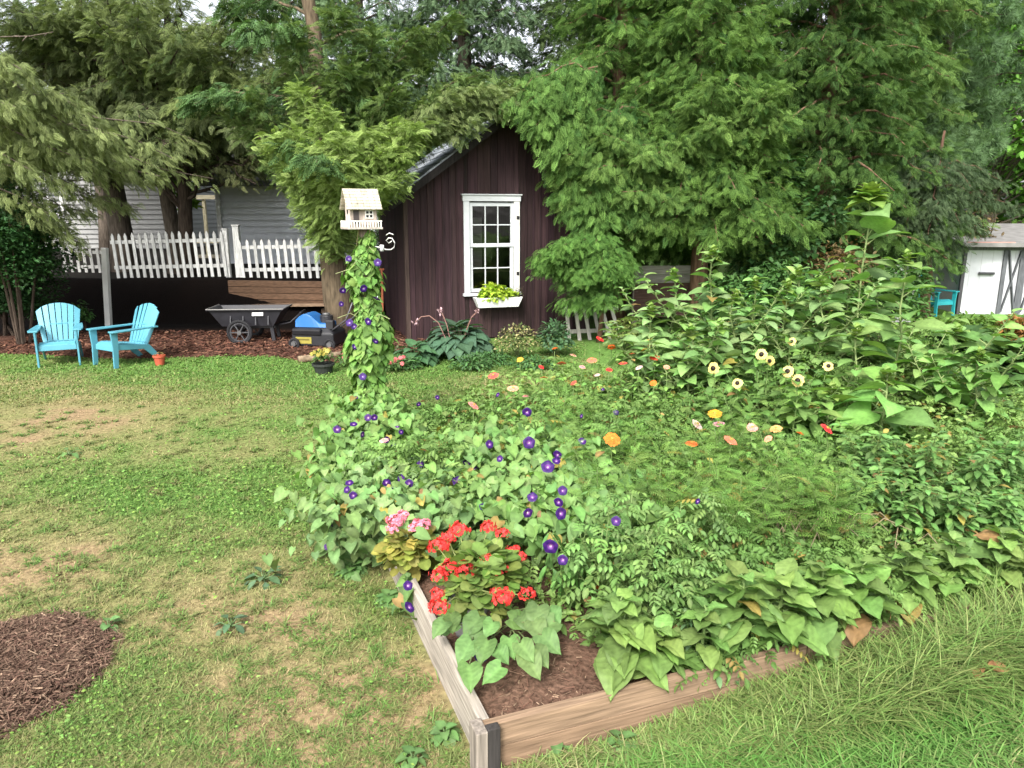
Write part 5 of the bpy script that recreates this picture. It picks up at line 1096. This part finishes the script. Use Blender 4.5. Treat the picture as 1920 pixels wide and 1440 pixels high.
for k in range(9):
    a = rng.random()*6; z_ = SOIL+.5+1.4*rng.random(); p0 = np.array([pb[0], pb[1], z_]); sm.tube([p0, p0+np.array([.15*math.cos(a), .15*math.sin(a)-.05, .1]), p0+np.array([.27*math.cos(a), .25*math.sin(a)-.05, .06])], .004, 4, (.24, .26, .12), cap=False)
sm.build('stem', M['stem'], pv, world=True, smooth=True)
for px, py, s in ((682, 541, 1), (706, 560, 1), (643, 545, .9), (655, 605, 1), (690, 603, 1), (654, 485, .8), (708, 492, 1), (665, 650, .8), (672, 665, .8), (704, 640, .8), (680, 706, 1), (640, 570, .7), (664, 612, .8)):
    c = D(px, py, BY-.22); glory(pv, c, TOCAM(c)+rng.normal(0, .3, 3), .036*s, (1.0, 1.3, 1.15))
flz = lambda dz: (lambda px, py: G(px, py, SOIL+dz+.05))
vine('morning glory spilling over the left board at the foot of the bird house post', [(690, 760, .5, (.34, .35, .3), .20), (665, 810, .4, (.35, .4, .28), .22), (640, 850, .25, (.25, .5, .22), .12), (720, 800, .45, (.4, .4, .25), .2), (690, 860, .42, (.36, .4, .26), .26)], 1700, .072, (.145, .25, .07),
     [(632, 805, 1), (690, 783, 1.1), (702, 783, .9), (663, 795, 1), (680, 815, .8), (725, 826, 1), (752, 810, .8), (738, 833, .8), (785, 758, .8), (795, 842, .9), (788, 870, .9), (668, 745, .7), (745, 800, .7)], lambda px, py: G(px, py, .60), bed(.2, 4.0, SOIL), [([bed(.3, 3.6, SOIL), bed(.1, 3.3, .45), bed(-.2, 3.0, .2)], .006)])
vine('morning glory mass sprawling over the left board above the pink geranium', [(760, 900, .5, (.5, .5, .2), .3), (700, 930, .42, (.36, .45, .24), .26), (800, 930, .48, (.45, .4, .2), .22), (670, 985, .2, (.26, .3, .2), .13), (850, 960, .42, (.3, .3, .18), .12), (640, 950, .12, (.22, .3, .14), .06), (764, 1112, .13, (.05, .16, .07), .018)], 1900, .076, (.155, .25, .09),
     [(655, 905, 1), (662, 929, 1), (650, 918, .9), (628, 980, 1.1), (614, 1025, .9), (725, 905, .9), (752, 896, 1), (767, 906, 1), (740, 918, .9), (876, 868, 1.2), (858, 902, 1.1), (908, 950, 1.15), (765, 1098, .8), (768, 1138, .9), (820, 745, .8), (890, 880, .8)], lambda px, py: G(px, py, .55) if px > 640 or py < 960 else G(px, py, .25), bed(.15, 2.6, SOIL))
vine('morning glory with the largest violet blooms in the middle of the bed', [(960, 900, .58, (.45, .4, .16), .24), (1010, 960, .52, (.4, .3, .16), .24), (1060, 900, .6, (.4, .35, .16), .2), (1000, 830, .66, (.45, .4, .16), .16), (1120, 950, .56, (.35, .3, .14), .12), (900, 830, .6, (.4, .4, .16), .15)], 1600, .074, (.145, .25, .075),
     [(988, 773, 1.3), (992, 830, 1.3), (1045, 853, 1.0), (1043, 864, .9), (1027, 875, 1.3), (1055, 920, 1.0), (1047, 942, 1.0), (1052, 963, 1.3), (1032, 1025, 1.1), (998, 932, 1.1), (990, 962, .9), (1155, 977, 1.0), (1092, 827, .9), (1155, 773, .8), (933, 740, .8), (1308, 940, .7), (1055, 1050, .8), (918, 833, .9), (937, 860, .8), (1130, 730, .6), (1090, 780, .6)], lambda px, py: G(px, py, .74), bed(1.0, 2.2, SOIL))

# --- tomato-like ferny plants, pepper
tg = 'ferny leaved plants in the front half of the bed'
for px, py, h, L, lb in ((1130, 985, .52, .17, 'ferny leaved plant directly above the orange pepper'), (1215, 1000, .52, .17, 'ferny leaved plant behind the first young sunflower'), (1270, 965, .56, .17, 'tall ferny leaved plant beside the bare dry stems'), (1235, 1060, .40, .15, 'low ferny leaved plant between the first two young sunflowers'), (1185, 920, .58, .16, 'ferny leaved plant under the bright orange zinnia'), (1300, 1040, .42, .15, 'ferny leaved plant behind the grey-green weed'), (1340, 920, .55, .15, 'ferny leaved plant behind the dry stems')):
    t_ = G(px, py, SOIL+h); stemmed('tomato_plant', lb, 'tomato plant', (t_[0], t_[1], SOIL-.02), h, 20, L, (.13, .225, .065), TOM, side=5, group=tg, prof=lambda t: 1-.35*t, stem_r=.008, pet=.35)
t_ = G(1075, 1005, .56); pt, a, b, c = stemmed('pepper_plant', 'dark green narrow-leaved pepper plant with one orange-red pepper', 'pepper plant', (t_[0], t_[1], SOIL-.02), .42, 34, .13, (.075, .16, .04), LANCE, side=5, prof=lambda t: 1-.25*t, droop=.9, pet=.3)
m_ = MB(); c = G(1122, 1098, .27); m_.tube([c+np.array([0, 0, .045]), c+np.array([0, 0, .02]), c, c-np.array([.004, 0, .03]), c-np.array([.008, 0, .05])], [.008, .024, .026, .018, .003], 10, (.62, .09, .02)); m_.build('pepper', M['plastic'], pt, world=True, smooth=True)

# --- feathery plants filling the middle
fg = 'feathery leaved plants across the middle of the bed'
names = ['between the two small violet blooms and the orange zinnia', 'directly behind the bright orange zinnia', 'under the two pale pink zinnias', 'in front of the small yellow sunflowers', 'below the red zinnia', 'left of the red zinnia', 'in front of the ferny tall plant', 'between coral zinnias and violet blooms', 'beneath the salmon zinnia', 'at the edge of the bushy patch', 'behind the largest violet bloom', 'beside the yellow-orange zinnia']
for (px, py, h), nm in zip(((1090, 800, .62), (1190, 790, .66), (1330, 850, .66), (1400, 770, .70), (1530, 850, .62), (1460, 850, .66), (1240, 870, .62), (1060, 740, .68), (1390, 890, .6), (1570, 900, .55), (1120, 870, .6), (1340, 800, .68)), names):
    t_ = G(px, py, SOIL+h); stemmed('feathery_plant', 'light green feathery plant '+nm, 'feathery plant', (t_[0], t_[1], SOIL-.02), h, 46, .15, (.155, .27, .065), FEATHER, side=7, group=fg, prof=lambda t: 1-.3*t, stem_r=.005, pet=.15, droop=.1, cm='soft')

# --- zinnias, one flower to a plant
zg_ = 'zinnias in the back half of the bed'
CO, PK, OR, RD, PE, YE, WP = (.74, .13, .10), (.72, .34, .36), (.78, .17, .025), (.70, .045, .045), (.70, .36, .24), (.75, .45, .04), (.72, .5, .5)
for px, py, z, r_, col, lb in ((925, 706, .80, .050, CO, 'coral red zinnia standing by itself nearest the lawn strip'), (1020, 710, .78, .042, (.76, .24, .12), 'salmon orange zinnia right of the lone coral one'), (962, 730, .74, .052, PE, 'faded peach zinnia below the lone coral one'), (888, 762, .72, .048, (.72, .28, .25), 'flat pink zinnia at the lawn side edge of the flower bed'),
        (1053, 683, .88, .046, (.7, .18, .14), 'coral zinnia with pale centre below the variegated bush'), (1110, 677, .90, .046, (.75, .2, .12), 'orange-coral zinnia in front of the leaning picket gate'), (1168, 683, .90, .044, CO, 'deep coral zinnia right of the picket gate'), (1198, 691, .88, .036, WP, 'pinkish white zinnia in the back row'), (1228, 672, .92, .05, (.75, .09, .05), 'red-orange upright zinnia at the foot of the smaller sunflower'),
        (1125, 637, .98, .045, RD, 'bright red zinnia overlapping the leaning picket gate'), (1147, 652, .95, .04, OR, 'small orange zinnia at the base of the picket gate'), (1207, 658, .95, .038, YE, 'yellow zinnia bud right of the picket gate'), (975, 676, .86, .034, (.7, .35, .05), 'mustard zinnia in front of the variegated bush'),
        (1148, 826, .74, .056, OR, 'large bright orange zinnia in the middle of the bed'), (1340, 778, .80, .052, (.74, .30, .03), 'yellow-orange zinnia above the two pale pink ones'), (1307, 798, .76, .046, WP, 'pale pink zinnia, first of the pair below the yellow-orange one'), (1347, 797, .76, .044, (.72, .36, .44), 'mauve pink zinnia, second of the pair below the yellow-orange one'), (1410, 804, .78, .04, (.66, .3, .26), 'dusty pink zinnia between mauve and peach ones'), (1455, 806, .78, .042, (.7, .36, .14), 'peach yellow zinnia left of the bright red one'),
        (1550, 806, .80, .05, (.74, .06, .06), 'bright red zinnia standing out below the small sunflowers'), (1297, 834, .72, .044, (.76, .18, .05), 'orange zinnia lowest of the middle group'), (1370, 828, .74, .05, (.74, .22, .13), 'salmon zinnia below the mauve pink one'), (720, 828, .62, .035, (.7, .4, .38), 'small pale pink zinnia among the morning glory at the post foot'), (1215, 648, .97, .034, (.72, .30, .16), 'faded orange zinnia behind the red-orange upright one'), (1075, 668, .92, .034, (.72, .42, .34), 'small pale coral zinnia in the back row'), (1092, 690, .90, .03, PK, 'small pink zinnia between two coral ones in the back row'), (1142, 695, .88, .03, RD, 'small dark red zinnia beneath the picket gate'), (1040, 655, .93, .03, OR, 'small orange zinnia before the blue-green shrub'), (1185, 665, .92, .03, CO, 'small coral zinnia at the foot of the board fence'), (1015, 690, .86, .028, RD, 'tiny red zinnia under the speckled bush'), (1250, 690, .9, .03, (.72, .3, .2), 'small salmon zinnia right of the red-orange upright one'),
        (985, 745, .74, .03, PK, 'small pink zinnia below the faded peach one'), (1075, 720, .8, .03, CO, 'small coral zinnia by itself in the middle back'), (1225, 720, .82, .03, OR, 'small orange zinnia in front of the shed end sunflower'), (1120, 705, .86, .026, WP, 'tiny pale zinnia in the middle back'), (1440, 825, .74, .03, (.72, .3, .2), 'small salmon zinnia before the feathery plants'), (1500, 815, .76, .03, OR, 'small orange zinnia left of the bright red one')):
    t_ = G(px, py, z); top = t_-np.array([0, 0, .01]); u_, v_ = uv(t_[0], t_[1]); base = np.array([t_[0], t_[1], SOIL-.02]) if v_ < BV else np.array([t_[0], t_[1], SOIL-.02])-bv*(v_-BV+.06)
    t, a, b, c = stemmed('zinnia', lb, 'zinnia', base, z-SOIL+.0, 16, .10, (.14, .25, .06), OVATE, (top[0]-base[0], top[1]-base[1]), side=3, group=zg_, prof=lambda t: .9-.3*t, pet=.08, stem_r=.006, zl=.2)
    flower(t, t_+np.array([0, 0, .01]), TOCAM(t_)*.35+np.array([rng.normal(0, .35), rng.normal(0, .3), .8]), r_, col)

# --- small black-eyed sunflowers
bg_ = 'small pale yellow sunflowers'
for px, py, z, r_, lb in ((1337, 690, 1.02, .058, 'pale yellow black-eyed sunflower farthest from the others, turned sideways'), (1382, 718, .95, .050, 'small black-eyed sunflower hanging lowest and nearest the zinnias'), (1427, 664, 1.1, .058, 'cream yellow black-eyed sunflower, highest of the cluster'), (1443, 676, 1.06, .05, 'greenish yellow black-eyed sunflower tucked beside the highest one'), (1476, 696, 1.03, .058, 'round yellow black-eyed sunflower, upper of the close pair'), (1495, 713, 1.0, .058, 'yellow black-eyed sunflower, lower of the close pair'), (1552, 686, 1.04, .05, 'black-eyed sunflower below the tall plant, partly behind leaves'), (1484, 640, 1.14, .044, 'small black-eyed sunflower alone above the close pair')):
    t_ = G(px, py, z); t, a, b, c = stemmed('small_sunflower', lb, 'sunflower', (t_[0]+.05, t_[1]+.08, SOIL-.02), z-SOIL+.02, 18, .13, (.11, .20, .05), HEART, (-.05, -.05), side=3, group=bg_, prof=lambda t: .9-.3*t, pet=.4, stem_r=.007, zl=.25)
    flower(t, t_+np.array([0, -.01, 0]), TOCAM(t_)+np.array([rng.normal(0, .5), 0, rng.normal(.1, .3)]), r_*.84, (.66, .54, .19), 'sun')

# --- tall sunflowers
sg = 'tall sunflowers towering over the bed'
for px, py, Y, L, nl, lb, col, side in ((1622, 352, 6.9, .27, 30, 'tallest sunflower with a closed bud and huge leaves', (.13, .215, .07), 0), (1325, 462, 7.0, .17, 52, 'second tallest sunflower with a narrow leafy spire', (.13, .205, .07), 2), (1222, 570, 7.0, .15, 44, 'shorter sunflower at the shed end of the bed', (.135, .205, .08), 2), (1268, 505, 7.3, .15, 46, 'leafy sunflower between the spire and the shed end one', (.125, .20, .07), 2), (1390, 545, 6.8, .14, 48, 'slim grey-green sunflower right of the spire', (.14, .205, .085), 3), (1470, 525, 6.9, .14, 50, 'bushy sunflower above the small yellow blooms', (.135, .2, .08), 3), (1545, 520, 6.6, .15, 46, 'bushy sunflower just left of the tallest stem', (.13, .2, .075), 3),
        (1700, 470, 6.6, .23, 22, 'broad-leaved sunflower right of the tallest stem', (.13, .21, .065), 1), (1610, 610, 6.0, .21, 22, 'broad-leaved sunflower in front of the tallest stem', (.13, .215, .065), 1), (1660, 690, 5.5, .21, 20, 'low sunflower with big drooping leaves near the squash', (.12, .21, .055), 1), (1560, 720, 5.6, .18, 24, 'small sunflower above the bright red zinnia', (.13, .215, .055), 2), (1800, 610, 6.2, .16, 34, 'bushy sunflower on the outer side of the broad-leaved one', (.12, .205, .06), 3), (1665, 500, 7.2, .18, 40, 'sunflower filling the gap behind the tallest stem', (.12, .2, .06), 2), (1585, 480, 7.1, .16, 40, 'thin sunflower close against the tallest stem', (.125, .205, .065), 2), (1500, 500, 7.3, .15, 44, 'leafy sunflower reaching above the bushy ones', (.12, .2, .065), 3), (1425, 520, 7.2, .15, 44, 'leafy sunflower behind the slim grey-green one', (.12, .2, .065), 3), (1360, 600, 6.6, .14, 40, 'low leafy sunflower in front of the spire', (.13, .21, .07), 3), (1290, 610, 6.6, .14, 38, 'low leafy sunflower behind the back row of zinnias', (.13, .21, .07), 3), (1835, 655, 6.0, .16, 34, 'outermost sunflower against the squash', (.11, .2, .055), 3)):
    t_ = D(px, py, Y); h = t_[2]-SOIL; tt = sg
    t, sm, lf, top = stemmed('tall_sunflower', lb, 'sunflower', (t_[0]-.04*h*random.uniform(-1, 1), t_[1]+.02, SOIL-.02), h, nl, L, np.array(col)*np.array([1.28, 1.34, 1.3]), (SUNL if L < .2 else HEART2), (.0, 0), group=sg, side=side, prof=lambda t: .5+.62*np.sin(PI*np.clip(t*.95, .12, .92)), pet=.6, droop=(.2 if L > .22 else .22), stem_r=.013, scol=(.2, .26, .1), zl=.2, vary=.6)
    m_ = MB(); n = 30 if L > .25 else 12; a = np.arange(n)*2.4; e = np.linspace(-.1, 1.1, n); f = np.stack([np.cos(a)*np.cos(e), np.sin(a)*np.cos(e), np.sin(e)], 1)
    k = .21 if L > .25 else .10
    m_.inst(HEART, np.tile(top-np.array([0, 0, .02]), (n, 1))+np.array([0, 0, 1])*np.linspace(-.08, .02, n)[:, None], f, UPZ(n)+f*.2, k*np.linspace(1.1, .5, n), jit((.17, .26, .06), n, .15)); m_.build('bud', M['leaf'], t, world=True, smooth=True)

# --- squash and beans on the far side
qg = 'squash plants beyond the sunflowers'
for px, py, h, lb in ((1750, 690, .55, 'squash plant with big dull leaves right under the broad-leaved sunflower'), (1840, 720, .5, 'squash plant with the darkest leaves, in the shadow gap'), (1890, 660, .55, 'squash plant next to the coppery shrub'), (1800, 640, .6, 'squash plant in front of the white outbuilding')):
    t_ = G(px, py, h); stemmed('squash_plant', lb, 'squash plant', (t_[0], t_[1], float(zg(t_[0], t_[1]))), h, 40, .30, (.065, .125, .036), LOBED, group=qg, side=5, prof=lambda t: .8+.2*t, pet=.9, droop=.2, stem_r=.012, zl=.02)
bgp = 'bushy bean plants on the far side of the bed'
for px, py, h, lb in ((1640, 810, .62, 'bushy bean plant below the low sunflower'), (1730, 830, .6, 'bushy bean plant in front of the squash'), (1820, 850, .55, 'bushy bean plant by the picture edge, bluish green'), (1890, 820, .6, 'bushy bean plant behind the bluish one'), (1700, 900, .5, 'bushy bean plant behind the dry tangled stems'), (1790, 925, .42, 'low bean plant just behind the young sunflowers'), (1640, 890, .5, 'bean plant left of the dry tangled stems'), (1880, 920, .42, 'low bean plant at the picture edge behind young sunflowers')):
    t_ = G(px, py, SOIL+h); stemmed('bean_plant', lb, 'bean plant', (t_[0], t_[1], SOIL-.02), h, 56, .09, (.11, .21, .06), OVATE, group=bgp, side=8, prof=lambda t: 1-.2*t, pet=.5, droop=.3, stem_r=.007)
# dry stems
m_ = MB()
for k in range(60):
    p = G(random.uniform(1440, 1720), random.uniform(950, 1000), .35); a = rng.random()*6.28; l = .1+.25*rng.random(); q = p+np.array([math.cos(a)*l, math.sin(a)*l, rng.normal(.02, .08)]); m_.tube([p-np.array([0, 0, .12]), (p+q)/2+np.array([0, 0, .06]), q], [.005, .004, .002], 4, np.array([.34, .27, .17])*(.6+.6*random.random()), cap=False)
o = m_.build('dry_stems', M['stem'], smooth=True); tag(o, 'tangle of tan dead stems between bean plants and young sunflowers', 'dry stems')

# ---------------------------------------------------------------- plants around the lawn and shed
def rosette(name, label, cat, c, rad, h, n, L, col, T=HEART2, group=None):
    t = thing(name, label, cat, c, 0, group); m_ = MB(); a = np.arange(n)*2.4; q = np.sqrt((np.arange(n)+.5)/n); el = 1.25-1.35*q+rng.normal(0, .1, n)
    P = np.array(c)+np.stack([np.cos(a)*q*rad*.62, np.sin(a)*q*rad*.62, h*(.95-.62*q**1.5)], 1)
    f = np.stack([np.cos(a)*np.cos(el-.45), np.sin(a)*np.cos(el-.45), np.sin(el-.45)], 1); u = np.array([0, 0, 1.0])+rng.normal(0, .15, (n, 3))
    m_.inst(T, P, f, u, L*(.75+.4*rng.random(n)), jit(col, n, .2, .06)); s_ = MB()
    for i in range(n): s_.tube([np.array(c)+np.array([0, 0, .01]), P[i]], [.005, .003], 4, (.10, .16, .06), cap=False)
    s_.build('stem', M['stem'], t, world=True); return t, m_
hc = G(852, 679); ho, m_ = rosette('hosta', 'large blue-green hosta with bent pinkish flower stalks by the shed wall', 'hosta', (hc[0], hc[1]+.45, 0), .78, .55, 80, .27, (.065, .125, .075)); m_.build('foliage', M['leaf'], ho, world=True, smooth=True)
for ps in (((838, 640), (822, 605), (805, 592), (790, 594), (779, 604)), ((845, 640), (838, 610), (831, 592), (825, 583)), ((868, 640), (876, 615), (884, 595), (896, 583))):
    m_ = MB(); P = [D(a, b, 11.35) for a, b in ps]; m_.tube(P, .008, 5, (.30, .17, .14)); e = P[-1]
    for k in range(14): m_.inst(SIMPLE, (e+np.array([rng.normal(0, .02), rng.normal(0, .02), rng.normal(0, .03)]))[None], rdir(1), rdir(1), np.array([.05]), np.array([[.45, .30, .33]]))
    m_.build('flower_stalk', M['petal'], ho, world=True)
ho2, m_ = rosette('hosta', 'smaller mid green hosta between the vine post and the large hosta', 'hosta', G(775, 690)+np.array([0, .3, 0]), .45, .32, 40, .19, (.06, .13, .06)); m_.build('foliage', M['leaf'], ho2, world=True, smooth=True)
def clump(name, label, cat, px, py, rad, n, L, col, T=SIMPLE, dy=.2, two=None, group=None):
    c = G(px, py)+np.array([0, dy, 0]); c[2] = float(zg(c[0], c[1])); t = thing(name, label, cat, c, 0, group); m_ = MB(); cc = jit(col, n, .3, .1)
    if two is not None: k = rng.random(n) < .45; cc[k] = jit(two, int(k.sum()), .2, .1)
    leafy(m_, c+np.array([0, 0, rad[2]*.55]), rad, n, L, cc, T); s_ = MB()
    for k in range(5): s_.tube([c, c+np.array([rng.normal(0, rad[0]*.4), rng.normal(0, rad[1]*.4), rad[2]*1.1])], [.008, .004], 4, (.10, .12, .05), cap=False)
    s_.build('stem', M['stem'], t, world=True); m_.build('foliage', M['leaf'], t, world=True, smooth=True); return t
clump('variegated_bush', 'small cream-speckled bush against the shed wall', 'bush', 972, 682, (.38, .3, .34), 900, .05, (.08, .11, .04), SIMPLE, .5, (.36, .34, .16))
clump('small_shrub', 'small blue-green shrub between speckled bush and picket gate', 'bush', 1042, 678, (.30, .28, .36), 560, .08, (.065, .13, .06), OVATE, .5)
clump('small_shrub', 'low yellow-green shrub at the foot of the board fence', 'bush', 1185, 668, (.35, .3, .35), 560, .08, (.15, .20, .055), OVATE, .6)
pg = 'low plants along the shed border'
for i, (px, py, lb) in enumerate(((720, 678, 'pinkish speckled ground cover at the rotten shed corner'), (745, 698, 'low green ground cover between post and small hosta'), (920, 690, 'low green edging plant right of the large hosta'), (1000, 700, 'low edging plant under the speckled bush'), (885, 700, 'trailing edging plant at the lawn side of the large hosta'))):
    clump('ground_cover_plant', lb, 'plant', px, py, (.34, .2, .14), 420, .06, ((.10, .13, .05) if i == 0 else (.07, .15, .05)), OVATE, .2, (.28, .20, .16) if i == 0 else None, pg)
# flowers set out by the mulch
def annual(label, px, py, col, dy=.1, zl=0.0, r_=.16):
    c = G(px, py)+np.array([0, dy, zl]); t = thing('bedding_plant', label, 'plant', c, 0, 'bedding flowers at the lawn edge'); m_ = MB(); leafy(m_, c+np.array([0, 0, .1]), (r_, r_*.8, .13), 150, .06, jit((.08, .15, .045), 150), OVATE); m_.build('foliage', M['leaf'], t, world=True, smooth=True)
    for k in range(16):
        m_ = MB(); p = c+np.array([rng.normal(0, r_*.55), rng.normal(-.04, r_*.4), .16+.07*rng.random()]); petals(m_, p, TOCAM(p)+rng.normal(0, .3, 3), 2, col, 7, None, R_=.034); m_.build('flower', M['petal'], t, world=True)
annual('yellow pansies spilling from the dark round planter', 607, 700, (.36, .31, .07), 0, .12, .14)
annual('deep pink impatiens at the foot of the vine post, beside the planter', 650, 692, (.66, .12, .22), .1, .0, .2)
annual('pale red impatiens on the lawn strip right of the vine post', 741, 700, (.62, .16, .17), .05, .0, .16)
# log edging and a dead leaf
m_ = MB(); a, b = G(560, 680), G(672, 668); m_.tube([a+np.array([0, 0, .05]), (a+b)/2+np.array([0, 0, .055]), b+np.array([0, 0, .06])], .055, 9, (.20, .15, .10), rough=.1); o = m_.build('log', M['bark'], smooth=True); tag(o, 'thin log edging between the mulch and the lawn by the mower', 'log')
c = G(1842, 1312); t = thing('dead_leaf', 'curled dead brown leaf lying on the long grass', 'leaf', c); m_ = MB()
for k in range(4): m_.inst(HEART2, (c+np.array([rng.normal(0, .035), rng.normal(0, .035), .09+.02*k]))[None], np.array([[math.cos(k*2.1), math.sin(k*2.1), .2]]), np.array([[rng.normal(0, .5), rng.normal(0, .5), 1]]), np.array([.085]), np.array([[.34, .17, .085]])*(.8+.4*rng.random()))
m_.build('blade', M['leaf'], t, world=True, smooth=True)
# broad weeds at the foot of the bed and on the lawn
wg = 'broad-leaved weeds in the grass'
for px, py, L, n, lb in ((1040, 1400, .055, 9, 'pale round-leaved weed in front of the front board'), (1165, 1400, .055, 9, 'round-leaved weed in the grass, middle of the front'), (835, 1385, .05, 14, 'bright clover tuft beside the corner post'), (775, 1432, .05, 10, 'clover tuft at the bottom edge left of the corner post'), (495, 1090, .09, 14, 'grey-green dandelion rosette on the dry lawn'), (432, 1178, .07, 10, 'small grey-green dandelion rosette on the driest patch'), (130, 855, .09, 10, 'dark plantain rosette in the upper lawn'), (660, 1075, .07, 24, 'bright green clump at the left board below the spilling vine'), (730, 1130, .06, 24, 'bright leafy weed hugging the left board'), (1490, 1250, .06, 10, 'light green weed in the long grass under the young sunflowers'), (205, 1180, .05, 8, 'light green tuft behind the bark ring')):
    c = G(px, py); c[2] = float(zg(c[0], c[1])); t, m_ = rosette('broadleaf_weed', lb, 'weed', c, L*1.5, .06, n, L, (.115, .215, .07) if 'grey' not in lb else (.085, .15, .075), OVATE if 'rosette' in lb else HEART, wg); m_.build('foliage', M['leaf'], t, world=True, smooth=True)
